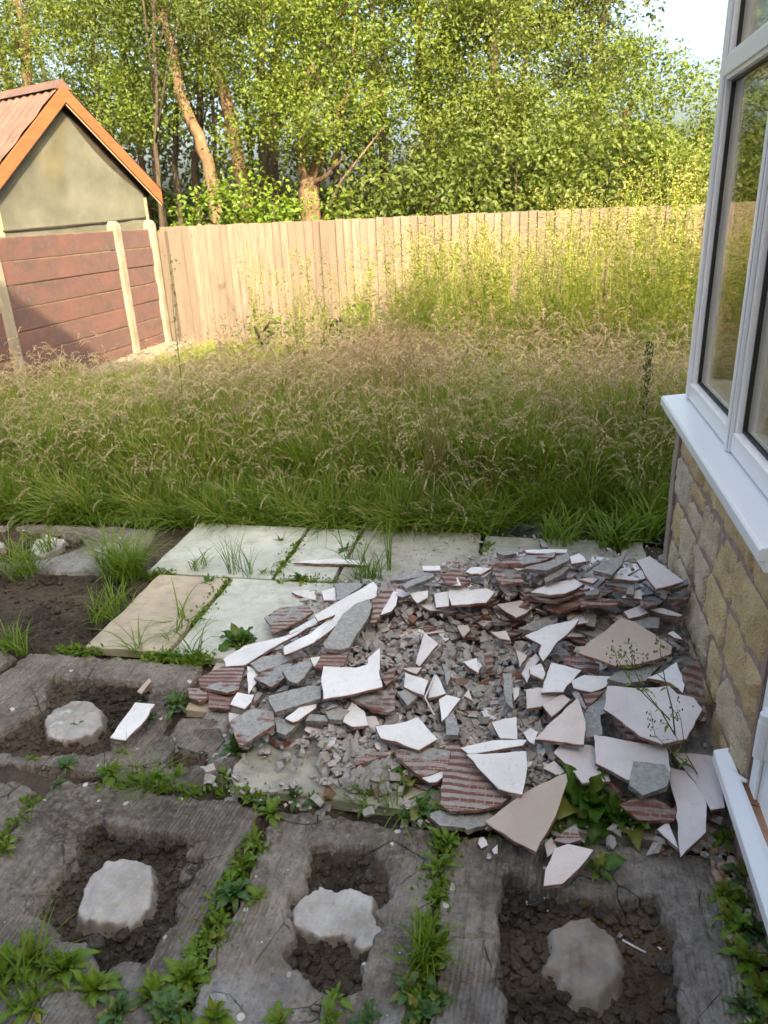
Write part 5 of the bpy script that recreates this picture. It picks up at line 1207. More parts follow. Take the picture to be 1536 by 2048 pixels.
# ---- weeds with their own leaves
LEAFD = mat_leaf('dock_leaf', (.035, .100, .012), (.085, .175, .022), .25, .42)
LEAFL = mat_leaf('pale_green_leaf', (.075, .160, .016), (.175, .27, .034), .30, .45)
LEAFB = mat_leaf('blue_green_leaf', (.045, .110, .034), (.090, .175, .055), .22, .5)
def leaf_me(L, W, droop, wavy, seed, mat, lobes=0, fold=.30):
    r = random.Random(seed); n = 13; V = []; vv = []; bend = r.uniform(-.14, .14); tw = r.uniform(-.5, .5)
    for i in range(n+1):
        t = i/n; u = max(0, (t-.16)/.84)
        w = W*(.07 if t < .16 else (math.sin(math.pi*min(1, u**.80+.02))**.75)*(1.05-.25*u)) if t < 1 else .001
        w = max(w, W*.06) if t < .97 else w
        if lobes and t > .16: w *= 1-.42*lobes*(i % 2)*r.uniform(.6, 1.2)
        else: w *= 1+.10*r.uniform(-1, 1)
        xx = L*(t-.22*droop*t**3); zz = L*(.30*t-.55*droop*t*t); yy = L*bend*t*t
        for j, s in enumerate((-1, -.5, 0, .5, 1)):
            sw = s+.12*r.uniform(-1, 1)*(abs(s) == 1)
            V.append((xx-(abs(s)*L*.03 if lobes else -abs(s)*L*.02), yy+sw*w/2, zz+fold*abs(s)*w/2+tw*t*s*w*.3+wavy*W*math.sin(t*17+s*2+seed)*abs(s)*.28)); vv.append(.15+.4*r.random()+(.65 if s == 0 else 0))
    F = [(i*5+j, i*5+j+1, (i+1)*5+j+1, (i+1)*5+j) for i in range(n) for j in range(4)]
    return mesh_np('leaf', V, np.array(F), [mat], smooth=True, attrs={'v': vv})
LV = {}
for key, mat, W, wav, lob in (('dock', LEAFD, .36, .55, 0), ('pale', LEAFL, .32, .35, .35), ('dand', LEAFD, .28, .35, 1), ('blue', LEAFB, .36, .4, .2), ('dandl', LEAFL, .25, .35, .9)):
    LV[key] = [leaf_me(1, W*rnd.uniform(.8, 1.25), d, wav, k*3+1, mat, lob) for k, d in enumerate((.2, .5, .8, 1.1, 1.5))]
def weed(loc, r, kind, n, label, group, cat='weed', up=.9):
    t = link('leafy_weed', None, loc=loc, label=label, cat=cat, group=group)
    if loc[1] < 1.17: r *= .74; n = int(n*1.3)
    a0 = rnd.uniform(0, 6.28); n = int(n*1.6)
    for i in range(n):
        f = i/n; el = -R(12+58*f*up+rnd.uniform(-8, 8)); L = r*rnd.uniform(.35, 1.05)*(1-.25*f)
        m = LV[kind][min(4, int(5*(1-f)*.8+rnd.random()))]
        link('leaf', m, t, loc=(rnd.uniform(-.006, .006), rnd.uniform(-.006, .006), .002), rot=(rnd.uniform(-.25, .25), el, a0+i*2.4+rnd.uniform(-.3, .3)), scale=(L, L*rnd.uniform(.75, 1.25), L))
    return t
WG = 'leafy weeds rooted in the joints of the patio'
def gz(a, b, z=.0):
    g = G(a, b, z); return (g[0], g[1], z)
for a, b, r, k, n, lab in [
 (480,1290,.12,'dock',20,'bushy dark green weed at the left edge of the pile on the pale slab'),
 (605,1165,.10,'dand',12,'toothed dandelion rosette in the joint behind the long white strip'),
 (527,1150,.07,'pale',9,'small weed in the joint left of the dandelion rosette'),
 (563,1085,.07,'pale',8,'yellow green weed between the two back slabs'),
 (690,1105,.08,'dand',12,'toothed weed on the joint behind the thin white sliver'),
 (420,1172,.08,'dand',10,'dull green weed at the meeting of the tan and two pale slabs'),
 (1178,1625,.20,'dock',22,'largest dark dock plant growing through the front of the pile'),
 (1245,1650,.15,'dock',12,'dark dock leaves spreading right of the largest dock'),
 (1195,1745,.10,'dock',5,'ragged old dock leaves beside the front tip tile'),
 (825,1565,.12,'dock',7,'upright broad leaf weed left of the fan shaped tile'),
 (842,1625,.10,'blue',10,'rounded weed at the corner of the grey slab and the third bed'),
 (735,1598,.08,'dandl',12,'narrow leaved rosette on the front edge of the grey slab'),
 (588,1598,.07,'blue',8,'weed at the front edge of the grey slab nearest its left end'),
 (625,1600,.055,'dand',7,'small weed right of the rounded weed on the slab front edge'),
 (475,1510,.10,'blue',11,'blue green weed under the lower left corner of the pile'),
 (452,1552,.06,'pale',7,'weed below the blue green one at the slab corner'),
 (515,1600,.07,'pale',9,'weed left of the big grey slab front corner'),
 (545,1632,.09,'pale',11,'pale weed where the row joint meets the joint between the first two beds'),
 (527,1615,.06,'blue',6,'round leaved weed above the pale joint weed'),
 (510,1690,.08,'pale',9,'topmost pale weed in the joint between the first two beds'),
 (486,1735,.08,'pale',9,'second weed down the joint between the first two beds'),
 (470,1790,.09,'blue',9,'blue green weed halfway down the joint between the first two beds'),
 (430,1800,.07,'pale',6,'weed leaning left onto the first bed'),
 (515,1800,.07,'pale',6,'flat weed leaning right onto the second bed'),
 (440,1850,.08,'pale',8,'weed in the joint level with the first dab'),
 (410,1880,.07,'pale',7,'lowest weed of the joint beside the first dab'),
 (885,1640,.08,'pale',10,'topmost weed of the joint between the second and third beds'),
 (895,1690,.08,'pale',9,'weed with drooping side leaves between second and third beds'),
 (878,1740,.08,'dandl',9,'yellow green weed midway in the joint left of the cracked bed'),
 (872,1800,.06,'pale',7,'small weed low in the joint left of the cracked bed'),
 (862,1850,.06,'pale',7,'weed above the grass in the joint left of the cracked bed'),
 (815,1985,.09,'blue',8,'round leaved weed at the bottom of the joint by the second bed'),
 (875,1995,.09,'blue',7,'blue green weed at the bottom edge between second and third beds'),
 (840,2030,.09,'blue',8,'broad weed at the very bottom middle of the patio'),
 (60,1930,.16,'dandl',18,'big pale dandelion clump in the bottom left corner'),
 (130,1945,.15,'pale',18,'bushy pale weed right of the corner dandelion clump'),
 (10,1960,.15,'dandl',14,'weed cut by the left edge at the bottom of the patio'),
 (60,2020,.13,'dandl',12,'weed at the extreme bottom left corner'),
 (190,1985,.13,'pale',14,'leafy weed below the first bed left of centre'),
 (240,2030,.12,'blue',14,'weed on the bottom edge below the first bed'),
 (310,1995,.11,'pale',12,'leafy weed below the first dab'),
 (370,1960,.12,'pale',14,'tall pale weed at the foot of the joint between the first two beds'),
 (390,1920,.09,'pale',9,'upright weed tip above the bottom clump'),
 (340,2035,.12,'blue',13,'weed on the bottom edge right of the first bed'),
 (430,2040,.10,'pale',10,'weed at the bottom edge below the joint between the first two beds'),
 (560,2045,.09,'pale',9,'upright weed at the bottom edge under the second bed left side'),
 (672,2000,.08,'pale',7,'narrow upright weed at the foot of the second hole'),
 (735,2045,.09,'blue',7,'dark glossy weed at the bottom edge under the second hole'),
 (660,2045,.09,'pale',9,'yellow green weed on the bottom edge beneath the second hole'),
 (225,1550,.08,'pale',11,'left end weed of the row above the first bed'),
 (268,1565,.07,'dandl',11,'second weed of the row above the first bed'),
 (315,1560,.08,'dandl',12,'third weed of the row above the first bed'),
 (355,1555,.06,'pale',8,'right end weed of the row above the first bed'),
 (135,1535,.06,'blue',7,'small weed over the joint left of the first bed'),
 (115,1575,.05,'blue',6,'little weed in the dark joint at the left'),
 (62,1520,.045,'pale',5,'little two leaved weed by the orange mound'),
 (240,1508,.045,'pale',5,'tiny bright seedling below the fourth hole'),
 (12,1700,.08,'pale',7,'narrow leaved weed at the left edge beside the scored bed'),
 (350,1415,.09,'blue',12,'blue green weed above the lone white plastic strip'),
 (372,1400,.07,'pale',7,'weed against the small tan slab'),
 (300,1440,.06,'blue',6,'weed at the corner of the lone white plastic strip'),
 (158,1452,.05,'blue',2,'two leaves lying on the fourth dab'),
 (278,1405,.04,'blue',3,'tiny weed above the lone white plastic strip'),
 (1452,1680,.07,'pale',8,'weed on the gravel beside the long tongue shaped tile'),
 (1450,1790,.08,'pale',10,'bright weed on the gravel by the door sill'),
 (1490,1760,.09,'blue',7,'broad leaf weed against the door sill'),
 (1470,1850,.09,'pale',11,'weed at the right edge of the third bed'),
 (1510,1870,.11,'blue',10,'round leaved weed under the door sill near the bottom right'),
 (1500,1930,.10,'pale',12,'weed in the gravel at the bottom right'),
 (1525,1990,.12,'pale',14,'leafy weed at the bottom right corner'),
 (1490,2020,.09,'blue',10,'weed at the bottom right edge of the third bed'),
 (525,1385,.05,'pale',3,'single leaf poking out between the tiles at the left of the pile'),
]:
    weed(gz(a, b, .0 if k != 'x' else 0), r, k, n, lab, WG)
# leafy weeds at the foot of the tall grass
for a, b, r, k, n, lab in [
 (55,975,.20,'dock',14,'broad leaf weed at the left end of the grass edge'), (130,990,.18,'dock',12,'second broad leaf weed from the left in the grass edge'),
 (225,985,.20,'dock',16,'large dark dock in the grass left of centre'), (275,1010,.15,'dock',12,'dock beside the large one in the grass edge'),
 (345,1030,.14,'dock',9,'broad leaf weed by the corner of the back pale slab'), (390,1030,.12,'dand',9,'toothed weed by the back pale slab corner'),
 (610,1030,.14,'dand',13,'dandelion at the grass edge behind the half slab'), (665,1035,.15,'dand',14,'second dandelion at the grass edge behind the half slab'), (735,1035,.13,'dand',12,'third dandelion at the grass edge towards the pile'),
 (900,1045,.16,'dand',16,'ferny weed at the grass edge before the flattened stalks'), (950,1050,.14,'dand',14,'ferny weed left of the black sheet'),
 (1235,1090,.16,'dock',13,'lush plantain behind the stack by the stone wall'), (1285,1075,.14,'dock',10,'broad leaf weed against the end of the stone wall'), (1215,1045,.14,'pale',9,'upright leafy weed between the black sheet and the wall'),
 (40,1040,.12,'dand',9,'low weed on the lifted bed at the far left')]:
    weed(gz(a, b, .0), r, k, n, lab, 'leafy weeds at the foot of the tall grass')
# grass tufts on the patio
def gtuft(a, b, h, n, label, w=.0045, lean=.45, spread=.03, mats=0, droop=.5, z=.0):
    p = gz(a, b, z); q = blades(n, h, .4, lean, droop, w, spread, int(a*7+b), 5, mats)
    return link('grass_tuft', merge([q], 'grass_tuft', GM), loc=p, label=label, cat='grass tuft', group='grass tufts sprouting on the patio')
for a, b, h, n, lab, kw in [
 (240,1150,.26,150,'big bright grass tussock left of the back pale slab',dict(spread=.08,lean=.55)), (265,1160,.22,90,'bright grass tussock touching the back slab corner',dict(spread=.06)),
 (45,1150,.22,90,'long bladed tussock at the left edge below the sixth dab',dict(spread=.07,lean=.6)), (95,1100,.16,35,'blades leaning over the far left lifted bed',dict(spread=.05)),
 (25,1300,.14,40,'grass at the left edge above the long mortar bed',dict(spread=.04)), (45,1310,.12,20,'small blue grass tuft right of the left edge one',dict(spread=.02)),
 (210,1240,.13,45,'sparse grass on the bare earth left of the tan slab',dict(spread=.06)), (240,1215,.13,40,'grass against the upper left of the tan slab',dict(spread=.05)),
 (470,1150,.22,22,'tall thin blades at the joint of the pale slabs',dict(lean=.2,droop=.2,w=.003)), (500,1155,.18,18,'thin dark blades right of the tall thin ones',dict(lean=.3,droop=.2,w=.003)),
 (370,1245,.17,16,'splayed blades on the joint right of the tan slab',dict(lean=.8)), (345,1275,.13,24,'low grass on the joint below the splayed blades',dict(lean=.7,spread=.05)),
 (275,1310,.14,16,'sparse blades on the front edge of the tan slab',dict(lean=.6)), (385,1320,.15,14,'blades at the front corner of the pale slab',dict(lean=.4)),
 (740,1165,.20,60,'dense grass in the joint behind the pile',dict(spread=.07,lean=.4)), (775,1145,.30,9,'tall upright blades standing behind the pile',dict(lean=.1,droop=.1,spread=.015)), (700,1130,.26,7,'two tall leaning blades beside the toothed weed',dict(lean=.3,droop=.2,spread=.02)),
 (1120,1085,.18,120,'grassy tuft at the edge of the black sheet',dict(spread=.09,lean=.5)), (1225,1095,.2,70,'grass tuft behind the top of the stack',dict(spread=.07,lean=.6,w=.007)), (1290,1075,.26,40,'long arching blades by the end of the stone wall',dict(spread=.06,lean=.6,w=.008)),
 (855,1930,.10,60,'grass clump in the joint left of the cracked bed',dict(spread=.035,lean=.3)), (862,1900,.09,40,'upper half of the grass clump in that joint',dict(spread=.025,lean=.3)),
 (735,1600,.10,50,'fine grass under the narrow leaved rosette',dict(spread=.05,lean=.8,w=.002)), (300,1570,.12,60,'trailing grass in the row above the first bed',dict(spread=.07,lean=.9,w=.0022,droop=.2)),
 (400,1140,.1,30,'thin grass along the slab joint at the left',dict(spread=.04)), (800,1620,.12,30,'long blades trailing over the third bed corner',dict(lean=.8,w=.003)),
 (130,1040,.16,60,'grass at the edge beyond the far left bed',dict(spread=.08)), (300,1050,.15,60,'grass between the far bed and the back pale slab',dict(spread=.08)),
 (40,1990,.12,40,'grass among the bottom left weeds',dict(spread=.06))]:
    gtuft(a, b, h, n, lab, **kw)
# flattened dead stalks that hang over the slab
b_ = []
q = blades(70, .66, .25, .75, .30, .0042, .05, 901, 6, 4, az0=-1.30, azs=.20); h_ = heads(q[4], .12, .005, 7, 3, .3, 20)
link('dead_stalks', merge([q, h_], 'dead_stalks', GM), loc=(-.50, 3.66, .24), label='flattened bundle of straw coloured grass stalks drooping onto the slab', cat='dry grass')
# black sheet edge
bsx = [G(960, 1062, 0), G(1075, 1050, 0), G(1200, 1062, 0), G(1330, 1075, 0), G(1330, 1050, 0), G(1180, 1028, 0), G(1060, 1020, 0), G(975, 1040, 0)]
X, Y = np.meshgrid(np.linspace(-.30, .72, 70), np.linspace(3.44, 3.66, 24)); Z = -.012+.022*fbm(X*9, Y*14, 4, 3)+.015*ss(3.46, 3.55, Y)
t = NT('black_sheeting'); BSM = t.bsdf((.008, .008, .009), .45, .4, t.bump(t.noise(30, 5), .5, .01))
sh_ = link('plastic_sheet', mesh_np('plastic_sheet', np.stack([X+.02*np.sin(Y*40), Y+.03*np.sin(X*9), Z], -1).reshape(-1, 3), grid_faces(70, 24), [BSM], smooth=True), label='crumpled black sheeting showing at the grass edge behind the pile', cat='sheet')
sh_.modifiers.new('thick', 'SOLIDIFY').thickness = .002
# moss and seedlings creeping along the joints
cl = []
for (x0, y0, x1, y1, n_) in [(-1.70, 2.195, -.75, 2.195, 70), (-1.75, 2.835, -.25, 2.835, 110), (-1.305, 2.2, -1.305, 2.82, 50), (-1.115, 2.85, -1.115, 3.42, 45), (-.835, 2.85, -.835, 3.42, 30), (-1.4, 1.545, .15, 1.545, 90), (-.675, .85, -.675, 1.53, 45), (-.185, .85, -.185, 1.53, 40), (-3.6, 3.43, .5, 3.46, 260), (-1.85, 2.18, -1.15, 2.18, 40), (-1.35, .9, -1.35, 1.5, 40), (-.19, 2.86, -.19, 3.42, 25), (.445, .9, .50, 1.5, 50)]:
    for _ in range(n_):
        f = rnd.random()
        if vnoise(np.array((x0+(x1-x0)*f)*6), np.array((y0+(y1-y0)*f)*6), 5) < -.25: continue
        cl.append((x0+(x1-x0)*f+rnd.gauss(0, .012), y0+(y1-y0)*f+rnd.gauss(0, .012), rnd.uniform(-.008, .012), rnd.uniform(.008, .030)))
def smallcloud(cl, size, seed):
    r = np.random.default_rng(seed); C = np.array(cl); idx = np.repeat(np.arange(len(C)), 26); n = len(idx); p = C[idx, :3]+r.normal(size=(n, 3))*C[idx, 3][:, None]*np.array([.7, .7, .35]); p[:, 2] = np.maximum(p[:, 2], -.012)
    d = r.normal(size=(n, 3)); d[:, 2] = np.abs(d[:, 2])*.7+.1; d /= np.linalg.norm(d, axis=1)[:, None]; sd2 = np.cross(d, r.normal(size=(n, 3))); sd2 /= np.linalg.norm(sd2, axis=1)[:, None]; s = size*r.uniform(.4, 1.4, n)[:, None]
    V = np.stack([p, p+d*s*.5+sd2*s*.25, p+d*s, p+d*s*.5-sd2*s*.25], 1).reshape(-1, 3); return mesh_np('joint_seedlings', V, np.arange(n*4).reshape(n, 4), [LEAFL], attrs={'v': np.repeat(r.random(n), 4)})
link('joint_seedlings', smallcloud(cl, .018, 4), kind='stuff', label='tiny seedlings and moss creeping along the paving joints', cat='moss')
# thin tall weed stems: one over the pile, two dark ones in the grass
def stemplant(name, base, pts_list, leafs, mats, label, cat, budsize=.006, buds=()):
    t = link(name, None, loc=base, label=label, cat=cat); base = np.array(base)
    for pts, r0 in pts_list:
        b_ = MB(); k = len(pts); b_.tube([np.array(p)-base for p in pts], [r0*(1-.75*i/(k-1)) for i in range(k)], 6); me = b_.build('stem', [mats[0]], True); link('stem', me, t)
    for p, L, az_, el in leafs: link('leaf', LV['dandl'][rnd.randrange(1, 4)], t, loc=np.array(p)-base, rot=(rnd.uniform(-.5, .5), -el, az_), scale=(L, L*.8, L))
    if len(buds):
        Vs, Fs, b = [], [], 0
        for p in buds:
            k = rnd.randrange(5); v = CV[k]*budsize*rnd.uniform(.5, 1.2)*np.array([.5, .5, 1.5])+(np.array(p)-base); Vs.append(v); Fs.append(CF[k]+b); b += len(v)
        link('buds', mesh_np('buds', np.concatenate(Vs), np.concatenate(Fs), [mats[1]]), t, kind='stuff')
STG = mat_plain('weed_stem_green', (.10, .15, .04), (.17, .20, .07), 30, .7); BUD = mat_plain('weed_bud', (.10, .12, .05), (.20, .19, .10), 60, .8)
def up(a, b, Y): return atY(a, b, Y)
Yb = 1.66; base = G(1440, 1650, .0)
main = [base, up(1425, 1600, 1.68), up(1390, 1540, 1.70), up(1350, 1470, 1.72)]
br = [([up(1350,1470,1.72), up(1320,1420,1.73), up(1285,1375,1.74), up(1265,1330,1.75), up(1262,1285,1.75)], .0022), ([up(1340,1440,1.72), up(1300,1400,1.70), up(1260,1360,1.69), up(1235,1320,1.68), up(1225,1290,1.68)], .002),
      ([up(1350,1470,1.72), up(1345,1420,1.70), up(1330,1360,1.68), up(1320,1300,1.66), up(1322,1275,1.66)], .0024), ([up(1390,1540,1.70), up(1345,1505,1.68), up(1310,1470,1.67), up(1300,1420,1.67)], .0018),
      ([up(1330,1360,1.68), up(1305,1340,1.70), up(1290,1310,1.71)], .0014), ([up(1265,1330,1.75), up(1245,1300,1.75)], .0013), ([up(1370,1500,1.7), up(1362,1440,1.68), up(1352,1410,1.67)], .0014)]
leafs = []
for pts, rad_ in [(main, 0)]+br[:4]:
    for i in range(len(pts)-1):
        for s in range(3):
            f = rnd.random(); p = np.array(pts[i])*(1-f)+np.array(pts[i+1])*f; leafs.append((p, rnd.uniform(.025, .05)*(1.3 if pts is main else .8), rnd.uniform(0, 6.28), rnd.uniform(-.5, .6)))
buds = []
for pts, rad_ in br:
    for k in range(16):
        f = rnd.random(); p = np.array(pts[-1])*f+np.array(pts[-2])*(1-f); buds.append(p+np.random.default_rng(k+len(buds)).normal(size=3)*.011)
stemplant('stem_weed', base, [(main, .0042)]+br, leafs, [STG, BUD], 'thin branching weed with tiny buds rising over the right side of the pile', 'weed', .0045, buds)
for (a, b, Y, top, lean, lab) in [(355, 850, 4.4, (345, 520), .0, 'tall dark stemmed weed standing above the grass at the left'), (1285, 900, 4.3, (1300, 690), 0, 'dark seeded dock spike in the grass near the window')]:
    p0 = atY(a, b, Y); p0[2] = -.05; p1 = atY(top[0], top[1], Y); pts = [p0+(p1-p0)*f+np.array([.02*math.sin(f*5), 0, 0]) for f in (0, .25, .5, .75, 1)]
    lf = [(p0+(p1-p0)*f, .09*(1.2-f), rnd.uniform(0, 6.28), rnd.uniform(-.2, .7)) for f in np.linspace(.35, .9, 14)]
    bd = [p0+(p1-p0)*rnd.uniform(.55, 1.02)+np.array([rnd.gauss(0, .012), rnd.gauss(0, .012), 0]) for _ in range(60 if a < 500 else 260)]
    stemplant('stem_weed', tuple(p0), [(pts, .006)], lf, [STG, mat_plain('dark_bud', (.035, .05, .025), (.07, .08, .04))], lab, 'weed', .0075, bd)

# ================================================================ TREES
def mat_bark(name, a, b):
    t = NT(name); t.objco(4); n = t.noise(9, 6, .7, co=t.map(scale=(1, 1, .35))); c = t.mix(t.ramp(n, .35, .65), a, b); return t.bsdf(c, .95, .1, t.bump(n, 1, .04))
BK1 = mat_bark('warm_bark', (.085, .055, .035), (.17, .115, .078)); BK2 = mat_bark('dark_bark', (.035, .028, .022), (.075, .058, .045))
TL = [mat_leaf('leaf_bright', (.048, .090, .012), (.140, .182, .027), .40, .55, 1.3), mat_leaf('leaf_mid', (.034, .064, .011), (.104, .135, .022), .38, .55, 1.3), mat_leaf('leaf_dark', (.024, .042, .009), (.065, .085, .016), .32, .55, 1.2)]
def leafcloud(cl, name, size, mat, per, seed, tone=.5):
    """cl: list of (x,y,z,r) clumps; many leaf sized faces in each"""
    r = np.random.default_rng(seed); C = np.array(cl); cnt = np.maximum(6, (per*(C[:, 3]/.4)**2).astype(int)); idx = np.repeat(np.arange(len(C)), cnt); n = len(idx)
    d = r.normal(size=(n, 3)); d /= np.linalg.norm(d, axis=1)[:, None]; rr = r.random(n)**.45
    p = C[idx, :3]+d*(C[idx, 3]*rr)[:, None]*np.array([1.15, 1.15, .72]); p[:, 2] -= .10*(C[idx, 3]*rr**2)
    nrm = d*.5+r.normal(size=(n, 3))*.6+np.array([0, -.15, .45]); nrm /= np.linalg.norm(nrm, axis=1)[:, None]
    a = np.cross(nrm, r.normal(size=(n, 3))); a /= np.linalg.norm(a, axis=1)[:, None]; b = np.cross(nrm, a); s = size*r.uniform(.55, 1.35, n)[:, None]
    V = np.stack([p-a*s*.55, p+b*s*.33+nrm*s*.12, p+a*s*.55, p-b*s*.33+nrm*s*.12], 1).reshape(-1, 3)
    F = np.arange(n*4).reshape(n, 4); v = np.repeat(np.clip(r.normal(tone, .22, n)+r.uniform(-.2, .2, len(C))[idx], 0, 1), 4)
    return mesh_np(name, V, F, [mat], attrs={'v': v})
def tree(base, trunks, crown, mat, bark, label, seed, leaf=.054, per=150, cat='tree', tone=.5, name='tree'):
    """trunks: list of (points, r0, r1); crown: (clump count, list of ellipsoids (cx,cy,cz,rx,ry,rz))"""
    r = random.Random(seed); t = link(name, None, loc=base, label=label, cat=cat, group='trees beyond the garden fence' if cat == 'tree' else 'shrubs behind the fence')
    B = np.array(base)
    cl = []
    n, ells = crown
    for (cx, cy, cz, rx, ry, rz) in ells:
        k = int(n*rx*rz*3.4)
        for _ in range(k):
            while True:
                x, y, z = r.uniform(-1, 1), r.uniform(-1, 1), r.uniform(-1, 1); q = x*x+y*y+z*z
                if .12 < q < 1: break
            cl.append((cx+x*rx-B[0], cy+y*ry-B[1], cz+z*rz-B[2], r.uniform(.13, .44)))
    mb = MB()
    for pts, r0, r1 in trunks:
        # a smooth wandering line through the points
        P_ = [np.array(p, float) for p in pts]; Q = []
        for i in range(len(P_)-1):
            for f in (0, .33, .66): Q.append(P_[i]*(1-f)+P_[i+1]*f+np.array([r.uniform(-.03, .03), r.uniform(-.03, .03), 0])*(0 if f == 0 else 1))
        Q.append(P_[-1]); kk = len(Q); mb.tube([q-B for q in Q], [r0+(r1-r0)*i/(kk-1) for i in range(kk)], 9, wob=.10)
        for _ in range(4 if cl else 0):      # limbs into the crown
            i = r.randrange(kk//3, kk); s = Q[i]-B; c = np.array(cl[r.randrange(len(cl))][:3])
            if np.linalg.norm(c-s) < 2.6 and c[2] > s[2]-.2: m = (s+c)/2+np.array([r.uniform(-.15, .15), r.uniform(-.15, .15), r.uniform(0, .2)]); mb.tube([s, m, c], [max(.012, (r0+(r1-r0)*i/(kk-1))*.45), .02, .008], 6)
    if trunks: link('trunk', mb.build('trunk', [bark], True), t)
    if cl: link('crown', leafcloud(cl, 'crown', leaf, mat, per, seed, tone), t)
    return t
def tp(a, b, Y): p = atY(a, b, Y); return (p[0], p[1], p[2])
def base(a, Y): p = atY(a, 430, Y); return (p[0], p[1], -.15)
Y1 = 13.0
tree(base(428, Y1), [([base(430, Y1), tp(428, 400, Y1), tp(415, 320, Y1), tp(385, 250, Y1), tp(358, 190, Y1), tp(345, 100, Y1+.3), tp(320, 10, Y1+.5), tp(310, -120, Y1+.5)], .125, .07)], (16, [tuple(tp(330, 60, Y1))+(1.4, 1.0, 1.2), tuple(tp(260, 210, Y1-.4))+(.9, .7, .5), tuple(tp(300, -120, Y1))+(1.8, 1.3, 1.3)]), TL[0], BK1, 'slender tree with a bent orange lit trunk leaning left behind the fence', 1)
Y1 = 13.8
tree(base(492, Y1), [([base(495, Y1), tp(490, 380, Y1), tp(465, 260, Y1), tp(440, 160, Y1), tp(412, 60, Y1), tp(395, -10, Y1), tp(385, -120, Y1)], .14, .07)], (13, [tuple(tp(440, -40, Y1))+(1.5, 1.0, 1.2), tuple(tp(400, 120, Y1+.4))+(.8, .6, .6)]), TL[1], BK1, 'tall tree right of the bent one with a long straight leaning trunk', 2)
Y1 = 12.6
tree(base(620, Y1), [([base(620, Y1), tp(618, 400, Y1), tp(615, 355, Y1)], .19, .15), ([tp(612, 365, Y1), tp(600, 300, Y1), tp(605, 220, Y1), tp(625, 120, Y1)], .09, .03), ([tp(620, 360, Y1), tp(640, 310, Y1), tp(665, 260, Y1-.2), tp(690, 190, Y1)], .08, .02), ([tp(625, 370, Y1), tp(655, 350, Y1-.2), tp(690, 310, Y1-.3)], .05, .015)], (17, [tuple(tp(560, 245, Y1))+(1.0, .8, .55), tuple(tp(660, 235, Y1-.7))+(.9, .4, .45), tuple(tp(640, 170, Y1))+(1.3, .9, 1.0), tuple(tp(700, 60, Y1))+(1.5, 1.1, 1.2), tuple(tp(650, -110, Y1))+(1.6, 1.2, 1.1), tuple(tp(520, 190, Y1+.3))+(.6, .6, .5)]), TL[0], BK1, 'pollarded tree with a thick orange stump forking low behind the fence', 3, tone=.6)
Y1 = 15.0
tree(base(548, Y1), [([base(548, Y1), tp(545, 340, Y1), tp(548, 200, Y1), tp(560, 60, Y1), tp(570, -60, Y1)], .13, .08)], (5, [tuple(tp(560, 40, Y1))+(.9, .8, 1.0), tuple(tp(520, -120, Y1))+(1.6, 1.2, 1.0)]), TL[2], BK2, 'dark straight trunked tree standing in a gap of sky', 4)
Y1 = 14.2
tree(base(870, Y1), [([base(860, Y1), tp(862, 300, Y1), tp(845, 150, Y1), tp(838, 60, Y1), tp(848, -30, Y1), tp(850, -120, Y1)], .12, .06)], (16, [tuple(tp(860, 240, Y1-.6))+(1.5, 1.1, .9), tuple(tp(830, 60, Y1))+(1.5, 1.1, 1.2), tuple(tp(900, -100, Y1))+(1.7, 1.2, 1.1)]), TL[0], BK1, 'bushy tree in the middle with a sunlit trunk near the top of the frame', 5, tone=.5)
Y1 = 13.2
tree(base(1010, Y1), [([base(1010, Y1), tp(1005, 300, Y1), tp(990, 150, Y1), tp(985, 0, Y1), tp(980, -80, Y1)], .11, .05)], (18, [tuple(tp(990, 270, Y1-.5))+(1.4, 1.0, .85), tuple(tp(1010, 110, Y1))+(1.4, 1.0, 1.0), tuple(tp(960, -60, Y1))+(1.3, 1.0, 1.1)]), TL[1], BK2, 'dense mid green tree right of the middle', 6, tone=.75)
Y1 = 15.2
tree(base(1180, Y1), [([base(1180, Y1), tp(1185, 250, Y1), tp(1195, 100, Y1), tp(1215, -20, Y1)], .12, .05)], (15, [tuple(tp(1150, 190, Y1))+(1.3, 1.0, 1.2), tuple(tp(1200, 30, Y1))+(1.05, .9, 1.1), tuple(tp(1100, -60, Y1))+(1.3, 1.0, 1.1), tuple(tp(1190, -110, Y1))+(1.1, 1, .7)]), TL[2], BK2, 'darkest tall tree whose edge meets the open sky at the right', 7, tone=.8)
Y1 = 12.8
tree(base(1240, Y1), [([base(1240, Y1), tp(1240, 330, Y1), tp(1250, 220, Y1)], .09, .04)], (19, [tuple(tp(1160, 290, Y1))+(1.2, .8, .75), tuple(tp(1275, 220, Y1))+(.95, .8, .95), tuple(tp(1340, 320, Y1))+(.75, .7, .55)]), TL[0], BK1, 'lower bright tree sloping down to the open sky beside the window', 8, tone=.45)
tree(base(1400, 14.5), [([base(1400, 14.5), tp(1402, 300, 14.5), tp(1405, 230, 14.5)], .07, .03)], (13, [tuple(tp(1405, 330, 14.5))+(.75, .7, .8), tuple(tp(1480, 330, 14.5))+(1.2, .8, 1.3), tuple(tp(1560, 280, 14.5))+(1.2, .8, 1.6)]), TL[0], BK1, 'light leafed tree just left of and behind the window frame', 9, tone=.5)
Y1 = 14.5
tree(base(250, Y1), [([base(330, Y1), tp(318, 380, Y1), tp(300, 250, Y1), tp(250, 120, Y1), tp(235, -60, Y1)], .08, .05)], (13, [tuple(tp(200, 90, Y1))+(1.5, 1.1, 1.1), tuple(tp(250, 230, Y1-.8))+(.9, .8, .55), tuple(tp(180, -100, Y1))+(1.9, 1.2, 1.1)]), TL[1], BK2, 'leafy tree right above the shed ridge', 10, tone=.75)
Y1 = 16.0
